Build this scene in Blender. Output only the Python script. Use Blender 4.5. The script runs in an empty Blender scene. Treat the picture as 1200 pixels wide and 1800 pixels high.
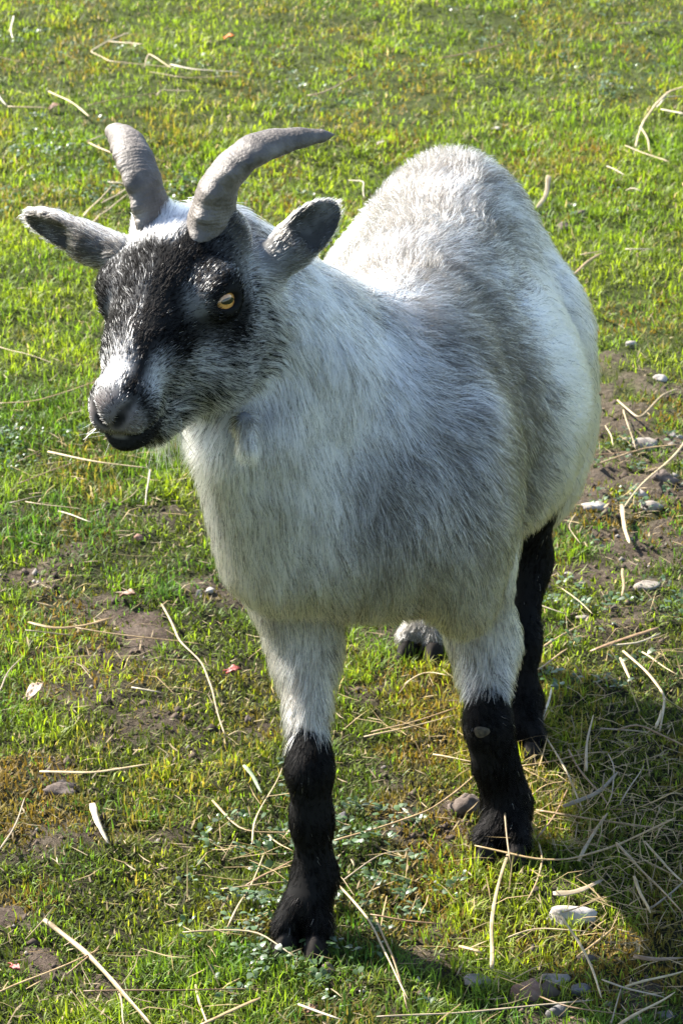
import bpy, math, random, os
import numpy as np
from mathutils import Vector, Matrix

PREV = ''
rng = np.random.default_rng(7)
random.seed(7)
R = math.radians
scene = bpy.context.scene
COL = scene.collection

# ------------------------------------------------------------------ camera
FPX, CAM_H, PITCH = 5500.0, 1.237, R(22.0)
cam_d = bpy.data.cameras.new('camera')
cam = bpy.data.objects.new('camera', cam_d)
COL.objects.link(cam)
cam.location = (0, 0, CAM_H)
cam.rotation_euler = (R(90) - PITCH, 0, 0)
cam_d.sensor_fit = 'VERTICAL'
cam_d.sensor_height = 36.0
cam_d.sensor_width = 24.0
cam_d.lens = FPX / 1800.0 * 36.0
cam_d.clip_start = 0.05
cam_d.clip_end = 500.0
cam_d.dof.use_dof = True
cam_d.dof.focus_distance = 2.25
cam_d.dof.aperture_fstop = 36.0
scene.camera = cam

# ------------------------------------------------------------------ light
TO_SUN = Vector((-0.625, 0.455, 0.635)).normalized()
world = bpy.data.worlds.new('World')
scene.world = world
world.use_nodes = True
wn = world.node_tree.nodes
sky = wn.new('ShaderNodeTexSky')
sky.sky_type = 'NISHITA'
sky.sun_disc = False
sky.sun_elevation = math.asin(TO_SUN.z)
sky.sun_rotation = math.atan2(TO_SUN.x, TO_SUN.y)
wn['Background'].inputs['Strength'].default_value = 0.09
world.node_tree.links.new(sky.outputs['Color'], wn['Background'].inputs['Color'])
sun_d = bpy.data.lights.new('sun', 'SUN')
sun_d.energy = 4.8
sun_d.angle = R(0.53)
sun_d.color = (1.0, 0.95, 0.86)
sun = bpy.data.objects.new('sun', sun_d)
COL.objects.link(sun)
sun.rotation_euler = (-TO_SUN).to_track_quat('-Z', 'Y').to_euler()
scene.view_settings.view_transform = 'Standard'
scene.view_settings.look = 'None'
scene.view_settings.exposure = 2.05
scene.view_settings.gamma = 1.0
scene.cycles.use_denoising = True
scene.cycles.max_bounces = 8
scene.cycles.diffuse_bounces = 3
scene.cycles.glossy_bounces = 4
scene.cycles.transmission_bounces = 6
scene.cycles.transparent_max_bounces = 8
scene.cycles_curves.shape = 'RIBBONS'
scene.cycles_curves.subdivisions = 2

# ------------------------------------------------------------------ pixel <-> place
def ray(u, v):
    a = PITCH + math.atan((v - 900.0) / FPX)
    return a
def at_depth(u, v, Y):
    """point seen at photo pixel (u, v) whose distance along Y is known"""
    z = CAM_H - Y * math.tan(ray(u, v))
    d = Y * math.cos(PITCH) + (CAM_H - z) * math.sin(PITCH)
    return np.array(((u - 600.0) / FPX * d, Y, z))

# ------------------------------------------------------------------ noise
def _h(*k):
    n = np.zeros(np.shape(k[0]), np.uint32)
    for i, a in enumerate(k):
        n = (n ^ (np.asarray(a).astype(np.int64) & 0xffffffff).astype(np.uint32)) * np.uint32(0x9E3779B1 + 2 * i)
        n ^= n >> np.uint32(15)
        n = n * np.uint32(0x85EBCA77)
        n ^= n >> np.uint32(13)
    return n.astype(np.float64) / 4294967295.0
def noise2(x, y, s=0):
    xi, yi = np.floor(x), np.floor(y)
    fx, fy = x - xi, y - yi
    fx, fy = fx * fx * (3 - 2 * fx), fy * fy * (3 - 2 * fy)
    q = np.full(np.shape(xi), s)
    a, b = _h(xi, yi, q), _h(xi + 1, yi, q)
    c, d = _h(xi, yi + 1, q), _h(xi + 1, yi + 1, q)
    return (a * (1 - fx) + b * fx) * (1 - fy) + (c * (1 - fx) + d * fx) * fy
def fbm2(x, y, s=0, o=4):
    r, a, t = 0, 1.0, 0
    for i in range(o):
        r = r + a * noise2(x * 2 ** i + 17.3 * i, y * 2 ** i - 9.1 * i, s + i); t += a; a *= 0.5
    return r / t
def noise3(p, f, s=0):
    p = p * f
    i = np.floor(p); w = p - i
    w = w * w * (3 - 2 * w)
    r = 0
    q = np.full(len(p), s)
    for dx in (0, 1):
        for dy in (0, 1):
            for dz in (0, 1):
                k = (w[:, 0] if dx else 1 - w[:, 0]) * (w[:, 1] if dy else 1 - w[:, 1]) * (w[:, 2] if dz else 1 - w[:, 2])
                r = r + k * _h(i[:, 0] + dx, i[:, 1] + dy, i[:, 2] + dz, q)
    return r
def sstep(a, b, x):
    t = np.clip((x - a) / (b - a), 0, 1)
    return t * t * (3 - 2 * t)

# ------------------------------------------------------------------ terrain
def terrain(x, y):
    x = np.asarray(x, float); y = np.asarray(y, float)
    h = (fbm2(x * 2.3 + 5, y * 2.3, 11, 3) - 0.5) * 0.035
    h = h + (fbm2(x * 14, y * 14, 23, 3) - 0.5) * 0.014
    h = h + (fbm2(x * 38, y * 38, 29, 2) - 0.5) * 0.009
    return h * 0.8
FEET = {'FR': (-0.030, 2.155), 'FL': (0.138, 2.300), 'HL': (0.163, 2.490), 'HR': (0.073, 2.700)}
def ground_z(x, y):
    """terrain flattened a little under the animal's feet"""
    h = terrain(x, y)
    for fx, fy in FEET.values():
        w = np.exp(-(((x - fx) ** 2 + (y - fy) ** 2) / 0.06 ** 2))
        h = h * (1 - w)
    return h
def on_ground(u, v, lift=0.0):
    """photo pixel -> point on the ground (a few steps against the terrain)"""
    z = 0.0
    for _ in range(6):
        Y = (CAM_H - z) / math.tan(ray(u, v))
        d = Y * math.cos(PITCH) + (CAM_H - z) * math.sin(PITCH)
        x = (u - 600.0) / FPX * d
        z = float(ground_z(x, Y)) + lift
    return np.array((x, Y, z))

# ------------------------------------------------------------------ object helpers
def mesh_obj(name, verts, faces, mat=None, parent=None, smooth=True):
    me = bpy.data.meshes.new(name)
    me.from_pydata([tuple(map(float, v)) for v in verts], [], faces)
    if smooth:
        me.polygons.foreach_set('use_smooth', [True] * len(me.polygons))
    me.update()
    if mat: me.materials.append(mat)
    o = bpy.data.objects.new(name, me)
    COL.objects.link(o)
    if parent: o.parent = parent
    return o
def fast_mesh(name, V, loops, starts, totals, mat, smooth=True):
    me = bpy.data.meshes.new(name)
    me.vertices.add(len(V)); me.vertices.foreach_set('co', np.ascontiguousarray(V, np.float32).ravel())
    me.loops.add(len(loops)); me.loops.foreach_set('vertex_index', np.ascontiguousarray(loops, np.int32))
    me.polygons.add(len(starts))
    me.polygons.foreach_set('loop_start', np.ascontiguousarray(starts, np.int32))
    me.polygons.foreach_set('loop_total', np.ascontiguousarray(totals, np.int32))
    me.polygons.foreach_set('use_smooth', np.full(len(starts), smooth))
    me.update(calc_edges=True)
    if mat: me.materials.append(mat)
    o = bpy.data.objects.new(name, me)
    COL.objects.link(o)
    return o
def tag(o, label=None, cat=None, group=None, kind=None):
    if label: o['label'] = label
    if cat: o['category'] = cat
    if group: o['group'] = group
    if kind: o['kind'] = kind
    return o
def point_color(me, name, C):
    a = me.attributes.new(name, 'FLOAT_COLOR', 'POINT')
    c = np.ones((len(C), 4), np.float32); c[:, :3] = C
    a.data.foreach_set('color', c.ravel())

class NT:
    def __init__(s, name):
        s.m = bpy.data.materials.new(name); s.m.use_nodes = True
        s.t = s.m.node_tree; s.n = s.t.nodes; s.l = s.t.links
        s.bsdf = s.n['Principled BSDF']; s.out = s.n['Material Output']
    def add(s, typ, **kw):
        n = s.n.new(typ)
        for k, v in kw.items(): setattr(n, k, v)
        return n
    def link(s, a, b): s.l.new(a, b)
    def noise(s, scale, detail=4, rough=0.55, coord='Object', vec=None):
        n = s.add('ShaderNodeTexNoise')
        n.inputs['Scale'].default_value = scale; n.inputs['Detail'].default_value = detail
        n.inputs['Roughness'].default_value = rough
        if vec is None:
            tc = s.add('ShaderNodeTexCoord'); vec = tc.outputs[coord]
        s.link(vec, n.inputs['Vector'])
        return n
    def ramp(s, fac, stops):
        r = s.add('ShaderNodeValToRGB')
        e = r.color_ramp.elements
        while len(e) < len(stops): e.new(0.5)
        for el, (p, c) in zip(e, stops):
            el.position = p; el.color = (*c, 1)
        s.link(fac, r.inputs['Fac'])
        return r
    def bump(s, h, strength=0.4, dist=0.002):
        b = s.add('ShaderNodeBump')
        b.inputs['Strength'].default_value = strength; b.inputs['Distance'].default_value = dist
        s.link(h, b.inputs['Height']); s.link(b.outputs['Normal'], s.bsdf.inputs['Normal'])
        return b
    def set(s, **kw):
        for k, v in kw.items(): s.bsdf.inputs[k.replace('_', ' ')].default_value = v
        return s
# ================================================================== ground
# bare or thin places, as (photo pixel -> ground), radius in metres, strength
BARE = [(1110, 740, .10, 1.0), (1150, 850, .12, 1.0), (1060, 640, .06, .9), (1110, 950, .09, .9), (1030, 1010, .05, .8), (1000, 1040, .05, .8),
        (240, 1110, .060, 1.0), (300, 1140, .040, .9), (350, 1050, .04, .8), (60, 1000, .05, .9), (130, 960, .035, .7), (180, 900, .03, .6),
        (300, 900, .035, .8), (640, 1215, .035, .8), (830, 1440, .035, 1.0), (700, 1440, .03, .7), (680, 1380, .03, .6), (60, 1680, .045, 1.0),
        (20, 1630, .04, 1.0), (200, 1720, .03, .6), (960, 1760, .055, .9), (1100, 1770, .04, .6), (110, 1390, .02, .8), (190, 1470, .02, .8),
        (300, 1480, .025, .5), (720, 1780, .03, .6), (1060, 700, .05, .9), (1180, 790, .06, 1.0), (960, 1100, .03, .6), (1120, 1090, .04, .7),
        (20, 905, .03, .6), (320, 1310, .02, .6), (120, 1240, .03, .7), (1010, 380, .035, .6), (640, 1700, .03, .5), (100, 190, .03, .4)]
BARE_W = [(on_ground(u, v)[:2], r, s) for u, v, r, s in BARE]
def bare(x, y):
    m = np.zeros(np.shape(x))
    n = fbm2(x * 30, y * 30, 71, 3)
    for (c, r, s) in BARE_W:
        d = np.sqrt((x - c[0]) ** 2 + ((y - c[1]) / 1.35) ** 2) / r
        m = np.maximum(m, 0.82 * s * sstep(0.85, 0.2, d + (n - 0.5) * 2.6))
    g = sstep(0.68, 0.78, fbm2(x * 5 + 3, y * 5, 77, 4)) * 0.5 * sstep(3.4, 2.4, y)
    g2 = sstep(0.66, 0.78, fbm2(x * 12 + 3, y * 12, 79, 3)) * 0.5 * sstep(4.2, 2.8, y)
    return np.maximum(m, np.maximum(g, g2))

def axis_core(lo, hi, step, far, grow=1.18):
    c = list(np.arange(lo, hi + 1e-6, step)); s = step
    r = []; x = hi
    while x < far: s *= grow; x += s; r.append(x)
    s = step; l = []; x = lo
    while x > -far: s *= grow; x -= s; l.append(x)
    return np.array(l[::-1] + c + r)
if PREV:
    axx, ayy = axis_core(-1, 1, 0.05, 60), axis_core(1.5, 6, 0.05, 60)
else:
    axx, ayy = axis_core(-1.15, 1.25, 0.009, 90), axis_core(1.55, 5.6, 0.012, 90)
gxx, gyy = np.meshgrid(axx, ayy, indexing='ij')
core = np.exp(-(np.clip(np.abs(gxx) - 3, 0, None) + np.clip(np.abs(gyy - 3.5) - 5, 0, None)) / 2)
br = bare(gxx, gyy)
clod = (fbm2(gxx * 55, gyy * 55, 91, 3) - 0.5) * 0.016 + np.abs(fbm2(gxx * 22, gyy * 22, 93, 2) - 0.5) * 0.012 + (noise2(gxx * 120, gyy * 120, 95) - 0.5) * 0.005
gzz = ground_z(gxx, gyy) * core + (clod * (0.08 + 0.92 * br) - 0.003 * (1 - br)) * core
nx, ny = gxx.shape
gi = np.arange(nx * ny).reshape(nx, ny)
gq = np.stack((gi[:-1, :-1], gi[1:, :-1], gi[1:, 1:], gi[:-1, 1:]), -1).reshape(-1, 4)
m = NT('earth'); m.set(Roughness=0.95, Specular_IOR_Level=0.15)
n1 = m.noise(38, 6, 0.65); n2 = m.noise(220, 5, 0.7); n3 = m.noise(7, 4)
mx = m.add('ShaderNodeMix', data_type='FLOAT'); mx.inputs['Factor'].default_value = 0.5
m.link(n1.outputs['Fac'], mx.inputs['A']); m.link(n2.outputs['Fac'], mx.inputs['B'])
r1 = m.ramp(mx.outputs['Result'], [(0.30, (0.022, 0.015, 0.010)), (0.46, (0.075, 0.053, 0.039)), (0.58, (0.125, 0.094, 0.072)), (0.72, (0.20, 0.165, 0.135))])
r2 = m.ramp(n1.outputs['Fac'], [(0.3, (0.012, 0.011, 0.005)), (0.7, (0.034, 0.034, 0.012))])  # soil under the grass, colour darkened to stand for shade between blades
at = m.add('ShaderNodeAttribute', attribute_name='bare')
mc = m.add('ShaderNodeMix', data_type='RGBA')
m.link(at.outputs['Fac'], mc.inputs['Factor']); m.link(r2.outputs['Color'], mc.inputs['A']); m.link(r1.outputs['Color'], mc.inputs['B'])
r3 = m.ramp(n2.outputs['Fac'], [(0.3, (0.026, 0.040, 0.008)), (0.7, (0.090, 0.115, 0.020))])
at2 = m.add('ShaderNodeAttribute', attribute_name='turf'); mt = m.add('ShaderNodeMix', data_type='RGBA')
m.link(at2.outputs['Fac'], mt.inputs['Factor']); m.link(mc.outputs['Result'], mt.inputs['A']); m.link(r3.outputs['Color'], mt.inputs['B'])
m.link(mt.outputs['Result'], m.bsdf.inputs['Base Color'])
m.bump(mx.outputs['Result'], 1.0, 0.012)
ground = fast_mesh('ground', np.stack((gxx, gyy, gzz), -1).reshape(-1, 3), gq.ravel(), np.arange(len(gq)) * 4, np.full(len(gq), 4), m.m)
a = ground.data.attributes.new('bare', 'FLOAT', 'POINT'); a.data.foreach_set('value', np.clip(br * 1.1, 0, 1).astype(np.float32).ravel())
hwid = 0.34 + 0.20 * np.clip(gyy, 1.5, 9) + 0.55 * np.clip(gyy - 2.4, 0, 1.2)
turf = np.maximum(sstep(-0.15, 0.10, np.abs(gxx) - hwid), np.maximum(sstep(8.6, 9.2, gyy), sstep(1.7, 1.45, gyy)))
turf = np.maximum(turf, 0.6 * sstep(2.7, 3.6, gyy) * (1 - br))
a = ground.data.attributes.new('turf', 'FLOAT', 'POINT'); a.data.foreach_set('value', turf.astype(np.float32).ravel())
tag(ground, 'uneven pasture ground with bare brown earth between the grass', 'ground', kind='structure')

# ------------------------------------------------------------------ blades
def blades(root, ln, wd, az, lean, bend, col, name, mat, kink=0.5):
    n = len(root)
    d = np.stack((np.cos(az), np.sin(az), np.zeros(n)), 1)
    sd = np.stack((-np.sin(az), np.cos(az), np.zeros(n)), 1)
    tw = rng.normal(0, 0.7, n)[:, None]
    sd = sd * np.cos(tw) + np.array((0, 0, 1.0)) * np.sin(tw) * 0.4
    up = np.array((0, 0, 1.0))
    l0 = lean[:, None]; l1 = np.clip(lean + bend, -1.9, 1.9)[:, None]
    pm = root + (d * np.sin(l0) + up * np.cos(l0)) * (ln * kink)[:, None]
    pt = pm + (d * np.sin(l1) + up * np.cos(l1)) * (ln * (1 - kink))[:, None]
    w = (wd * 0.5)[:, None]
    V = np.stack((root - sd * w * 0.7, root + sd * w * 0.7, pm + sd * w, pm - sd * w, pt), 1).reshape(-1, 3)
    b = np.arange(n)[:, None] * 5
    lp = np.concatenate((b + [0, 1, 2, 3], b + [3, 2, 4]), 1).ravel()
    st = (np.arange(n)[:, None] * 7 + [0, 4]).ravel(); tt = np.tile([4, 3], n)
    o = fast_mesh(name, V, lp, st, tt, mat)
    C = np.repeat(col, 5, 0) * np.tile(np.array((0.80, 0.80, 1.0, 1.0, 1.05))[:, None], (n, 1))
    point_color(o.data, 'leaf_color', C)
    return o
def tri_blades(root, ln, wd, az, lean, bend, col, name, mat):
    n = len(root)
    d = np.stack((np.cos(az), np.sin(az), np.zeros(n)), 1); sd = np.stack((-np.sin(az), np.cos(az), np.zeros(n)), 1)
    l0 = (lean + bend * 0.5)[:, None]; w = (wd * 0.6)[:, None]
    V = np.stack((root - sd * w, root + sd * w, root + (d * np.sin(l0) + np.array((0, 0, 1.0)) * np.cos(l0)) * ln[:, None]), 1).reshape(-1, 3)
    o = fast_mesh(name, V, np.arange(n * 3), np.arange(n) * 3, np.full(n, 3), mat)
    point_color(o.data, 'leaf_color', np.repeat(col, 3, 0))
    return o
def leaf_mat(name, rough=0.42, trans=0.4, spec=0.5):
    m = NT(name); m.set(Roughness=rough, Specular_IOR_Level=spec)
    at = m.add('ShaderNodeAttribute', attribute_name='leaf_color')
    m.link(at.outputs['Color'], m.bsdf.inputs['Base Color'])
    tr = m.add('ShaderNodeBsdfTranslucent')
    hs = m.add('ShaderNodeHueSaturation'); hs.inputs['Value'].default_value = 1.8; hs.inputs['Saturation'].default_value = 1.1
    m.link(at.outputs['Color'], hs.inputs['Color']); m.link(hs.outputs['Color'], tr.inputs['Color'])
    ms = m.add('ShaderNodeMixShader'); ms.inputs['Fac'].default_value = trans
    m.link(m.bsdf.outputs['BSDF'], ms.inputs[1]); m.link(tr.outputs['BSDF'], ms.inputs[2])
    m.link(ms.outputs['Shader'], m.out.inputs['Surface'])
    return m.m
BANDS = [(1.55, 2.6, 1.35), (2.6, 3.4, 0.95), (3.4, 4.6, 0.58), (4.6, 6.5, 0.27), (6.5, 9.0, 0.08)]
MOSS_BANDS = [(1.55, 2.6, 1.9), (2.6, 3.4, 1.0), (3.4, 4.6, 0.35), (4.6, 6.5, 0.12), (6.5, 9.0, 0.05)]
def half_width(y): return 0.34 + 0.20 * y + 0.55 * np.clip(y - 2.4, 0, 1.2)
def scatter(per_m2, seed, bands=BANDS):
    g = np.random.default_rng(seed); P = []
    for y0, y1, k in bands:
        wmax = half_width(y1)
        n = int(per_m2 * k * (y1 - y0) * 2 * wmax)
        x = g.uniform(-wmax, wmax, n) + 0.02; y = g.uniform(y0, y1, n)
        ok = np.abs(x) < half_width(y)
        P.append(np.stack((x[ok], y[ok]), 1))
    return np.concatenate(P), g
def lush(x, y):
    """0 = mossy and thin, 1 = fresh thick tufts"""
    return sstep(0.40, 0.62, fbm2(x * 6.5 + 1, y * 4.5, 101, 4))
def grass_color(x, y, n, g):
    u = g.random(n)[:, None]
    hue = fbm2(x * 8, y * 8, 111, 3)[:, None]
    fresh = np.array((0.122, 0.190, 0.024)); lime = np.array((0.200, 0.245, 0.028)); deep = np.array((0.045, 0.110, 0.018)); dry = np.array((0.34, 0.27, 0.13))
    c = fresh + (lime - fresh) * sstep(0.45, 0.7, hue) + (deep - fresh) * sstep(0.5, 0.3, hue) * 0.8
    c = c * (0.65 + 0.7 * u)
    far = sstep(2.6, 4.2, y)[:, None]
    c = c * (1 - 0.5 * far) + (lime * 0.6 + fresh * 0.5) * 0.5 * far
    rust = sstep(0.50, 0.66, fbm2(x * 7 + 20, y * 5, 117, 4))[:, None] * (g.random(n)[:, None] < 0.55)
    c = c * (1 - 0.75 * rust) + np.array((0.20, 0.135, 0.035)) * (0.6 + 0.7 * u) * 0.75 * rust
    dr = (g.random(n) < 0.03)[:, None]
    return np.where(dr, dry * (0.6 + 0.6 * u), c)
if not PREV:
    GRASS = leaf_mat('grass_blade', 0.5, 0.5, 0.25)
    # tufts of fresh grass
    T, g = scatter(7200, 5)
    lu = lush(T[:, 0], T[:, 1]); ba = bare(T[:, 0], T[:, 1])
    lu = np.maximum(lu, 0.55 * sstep(2.8, 3.8, T[:, 1]))
    keep = g.random(len(T)) < (0.42 + 0.58 * lu) * (1 - 0.86 * ba)
    T, lu = T[keep], lu[keep]
    nb = g.integers(7, 15, len(T)); far = sstep(2.4, 5.0, T[:, 1])
    i = np.repeat(np.arange(len(T)), nb); n = len(i)
    off = g.normal(0, 1, (n, 2)) * (0.006 + 0.006 * far[i])[:, None]
    xy = T[i] + off
    az = np.arctan2(off[:, 1], off[:, 0]) + g.normal(0, 0.7, n)
    ln = (0.0080 + 0.0085 * lu[i]) * g.uniform(0.5, 1.45, n)
    wd = g.uniform(0.0008, 0.0017, n) * (1 + 0.55 * far[i])
    lean = np.abs(g.normal(0.6, 0.42, n)); bend = g.normal(0.55, 0.5, n)
    root = np.column_stack((xy, ground_z(xy[:, 0], xy[:, 1]) - 0.001))
    o = blades(root, ln, wd, az, lean, bend, grass_color(xy[:, 0], xy[:, 1], n, g), 'grass', GRASS)
    tag(o, 'short bright green pasture grass in uneven tufts', 'grass', kind='stuff')
    # moss and thatch under the grass
    T, g = scatter(52000, 6, MOSS_BANDS)
    ba = bare(T[:, 0], T[:, 1])
    keep = g.random(len(T)) < (1 - 0.85 * ba)
    T = T[keep]; n = len(T)
    hue = fbm2(T[:, 0] * 11, T[:, 1] * 9, 121, 3)[:, None]; u = g.random(n)[:, None]
    farm = sstep(2.4, 5.0, T[:, 1])
    c = np.array((0.070, 0.092, 0.012)) + (np.array((0.170, 0.115, 0.025)) - np.array((0.070, 0.092, 0.012))) * sstep(0.52, 0.72, hue)
    c = np.where(g.random(n)[:, None] < 0.05, np.array((0.30, 0.24, 0.14)), c) * (0.6 + 0.75 * u)
    root = np.column_stack((T, ground_z(T[:, 0], T[:, 1]) - 0.001))
    o = tri_blades(root, g.uniform(0.004, 0.0095, n) * (1 + 0.4 * farm), g.uniform(0.0012, 0.0024, n) * (1 + 0.8 * farm), g.uniform(0, 6.283, n), np.abs(g.normal(0.6, 0.4, n)), g.normal(0.3, 0.4, n), c, 'moss', leaf_mat('moss_thatch', 0.7, 0.3, 0.2))
    tag(o, 'olive and rusty moss and dead thatch between the grass tufts', 'moss', kind='stuff')
    # small glossy weed rosettes
    T, g = scatter(1500, 8)
    wk = sstep(0.50, 0.66, fbm2(T[:, 0] * 4 + 9, T[:, 1] * 4, 131, 3))
    keep = g.random(len(T)) < wk * (1 - 0.6 * bare(T[:, 0], T[:, 1])); T = T[keep]
    nl = g.integers(5, 10, len(T)); i = np.repeat(np.arange(len(T)), nl); n = len(i)
    az = g.uniform(0, 6.283, n); rr = g.uniform(0.002, 0.011, n)
    cx = T[i, 0] + np.cos(az) * rr; cy = T[i, 1] + np.sin(az) * rr
    L = g.uniform(0.0018, 0.0042, n); W = L * g.uniform(0.5, 0.75, n); tilt = g.normal(0.25, 0.3, n); cz = ground_z(cx, cy) + g.uniform(0.005, 0.013, n)
    d = np.stack((np.cos(az) * np.cos(tilt), np.sin(az) * np.cos(tilt), np.sin(tilt)), 1); sd = np.stack((-np.sin(az), np.cos(az), g.normal(0, 0.25, n)), 1)
    cc = np.stack((cx, cy, cz), 1)
    prof = [(-1, 0), (-0.35, 0.85), (0.4, 0.9), (1, 0.15), (1, -0.15), (0.4, -0.9), (-0.35, -0.85)]
    V = np.stack([cc + d * (L * a)[:, None] + sd * (W * b)[:, None] + np.array((0, 0, 0.0012)) * abs(b) for a, b in prof], 1).reshape(-1, 3)
    b7 = np.arange(n)[:, None] * 7
    lp = np.concatenate((b7 + [0, 1, 6], b7 + [1, 2, 5, 6], b7 + [2, 3, 4, 5]), 1).ravel()
    o = fast_mesh('clover', V, lp, (np.arange(n)[:, None] * 11 + [0, 3, 7]).ravel(), np.tile([3, 4, 4], n), leaf_mat('clover_leaf', 0.4, 0.25, 0.4))
    u = g.random(n)[:, None]
    C = np.repeat(np.array((0.055, 0.095, 0.035)) * (0.6 + 0.8 * u) + (g.random(n)[:, None] < 0.25) * np.array((0.05, 0.05, 0.045)), 7, 0)
    point_color(o.data, 'leaf_color', C)
    tag(o, 'low glossy clover and weed leaves scattered through the grass', 'ground cover', kind='stuff')
    # dry chaff and crumbs
    T, g = scatter(900, 12); n = len(T)
    root = np.column_stack((T, ground_z(T[:, 0], T[:, 1]) + g.uniform(0.003, 0.012, n)))
    c = np.array((0.30, 0.23, 0.13)) * g.uniform(0.5, 1.3, n)[:, None]
    o = blades(root, g.uniform(0.006, 0.022, n), g.uniform(0.0008, 0.0018, n), g.uniform(0, 6.283, n), g.normal(1.5, 0.15, n), g.normal(0, 0.12, n), c, 'chaff', leaf_mat('dry_chaff', 0.6, 0.25, 0.3))
    tag(o, 'tiny broken bits of dry straw among the grass', 'chaff', kind='stuff')
    # crumbs of soil and grit on the bare places
    T, g = scatter(5200, 14)
    keep = g.random(len(T)) < bare(T[:, 0], T[:, 1]) * 0.9; T = T[keep]; n = len(T)
    oc = np.array([(1, 0, 0), (-1, 0, 0), (0, 1, 0), (0, -1, 0), (0, 0, 1), (0, 0, -1.0)])
    of = np.array([(0, 2, 4), (2, 1, 4), (1, 3, 4), (3, 0, 4), (2, 0, 5), (1, 2, 5), (3, 1, 5), (0, 3, 5)])
    sz = np.exp(g.normal(math.log(0.0022), 0.5, n))
    V = (np.column_stack((T, ground_z(T[:, 0], T[:, 1]) + 0.001))[:, None, :] + oc[None] * sz[:, None, None] * g.uniform(0.6, 1.4, (n, 6, 1))).reshape(-1, 3)
    lp = (np.arange(n)[:, None, None] * 6 + of[None]).ravel()
    o = fast_mesh('grit', V, lp, np.arange(n * 8) * 3, np.full(n * 8, 3), leaf_mat('grit_crumb', 0.9, 0.0, 0.2))
    C = np.repeat(np.where(g.random(n)[:, None] < 0.12, np.array((0.26, 0.23, 0.20)), np.array((0.085, 0.062, 0.046))) * g.uniform(0.5, 1.3, n)[:, None], 6, 0)
    point_color(o.data, 'leaf_color', C)
    tag(o, 'loose crumbs of brown earth and grit on the bare patches', 'grit', kind='stuff')
# ================================================================== goat
def unit(v):
    v = np.asarray(v, float); return v / np.linalg.norm(v)
# body frame: t runs from the withers to the tail, q to the animal's left, z up
B_O = np.array((0.045, 2.35, 0.0)); B_YAW = R(8.5)
B_T = np.array((math.sin(B_YAW), math.cos(B_YAW), 0)); B_Q = np.array((math.cos(B_YAW), -math.sin(B_YAW), 0))
def BP(t, q, z): return B_O + t * B_T + q * B_Q + np.array((0, 0, z))
B_AX = np.stack((B_T, B_Q, (0, 0, 1)))
# head frame: s from poll to nose, l to the animal's left, n up off the face
H_YAW, H_PIT, H_ROLL = R(19.2), R(18.0), R(4.0)
H_O = np.array((-0.1135, 2.12, 0.612))
H_F = np.array((-math.sin(H_YAW) * math.cos(H_PIT), -math.cos(H_YAW) * math.cos(H_PIT), -math.sin(H_PIT)))
H_L = np.array((math.cos(H_YAW), -math.sin(H_YAW), 0.0))
H_N = np.cross(H_F, H_L)
H_L, H_N = H_L * math.cos(H_ROLL) + H_N * math.sin(H_ROLL), H_N * math.cos(H_ROLL) - H_L * math.sin(H_ROLL)
H_AX = np.stack((H_F, H_L, H_N))
def HP(s, l, n): return H_O + s * H_F + l * H_L + n * H_N

PRIMS = []   # (op, kind, data, k, group)
def rc(a, b, ra, rb, k=0.02, g='body', op='add'):
    PRIMS.append((op, 'cone', (np.asarray(a, float), np.asarray(b, float), ra, rb), k, g))
def el(c, r, ax, k=0.02, g='body', op='add'):
    PRIMS.append((op, 'ell', (np.asarray(c, float), np.asarray(r, float), np.asarray(ax, float)), k, g))
def sdf_cone(P, a, b, ra, rb):
    ab = b - a; L2 = float(ab @ ab)
    pa = P - a
    t = np.clip((pa @ ab) / L2, 0, 1)
    d = pa - t[..., None] * ab
    return np.sqrt((d * d).sum(-1)) - (ra + (rb - ra) * t)
def sdf_ell(P, c, r, ax):
    q = (P - c) @ ax.T
    k0 = np.sqrt(((q / r) ** 2).sum(-1)); k1 = np.sqrt(((q / (r * r)) ** 2).sum(-1)) + 1e-9
    return k0 * (k0 - 1) / k1
def prim_d(pr, P):
    return sdf_cone(P, *pr[2]) if pr[1] == 'cone' else sdf_ell(P, *pr[2])

# ---- trunk
el(BP(-0.03, 0, 0.355), (0.16, 0.094, 0.112), B_AX, 0.03)
el(BP(0.165, 0.004, 0.318), (0.195, 0.136, 0.120), B_AX, 0.04)
el(BP(0.14, 0.0, 0.365), (0.22, 0.098, 0.098), B_AX, 0.04)
el(BP(0.335, 0, 0.378), (0.115, 0.092, 0.090), B_AX, 0.05)
el(BP(-0.13, -0.006, 0.345), (0.082, 0.080, 0.085), B_AX, 0.03)
rc(BP(-0.02, 0, 0.435), BP(0.33, 0.006, 0.458), 0.026, 0.026, 0.07)
for sg in (-1, 1):
    el(BP(-0.090, sg * 0.064, 0.325), (0.072, 0.036, 0.095), B_AX, 0.03)
    el(BP(0.33, 0.090 if sg > 0 else -0.074, 0.285 if sg < 0 else 0.27), (0.085, 0.045, 0.115), B_AX, 0.04)
rc(BP(0.44, 0, 0.43), BP(0.50, 0, 0.40), 0.018, 0.010, 0.02, 'tail')
# ---- neck
rc(BP(-0.095, -0.022, 0.375), HP(0.005, 0.0, -0.078), 0.086, 0.052, 0.035, 'neck')
rc(at_depth(432, 772, 2.13), at_depth(508, 940, 2.17), 0.038, 0.054, 0.04, 'neck')
rc(BP(-0.02, 0, 0.40), HP(-0.030, 0, -0.062), 0.054, 0.034, 0.035, 'neck')
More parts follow.
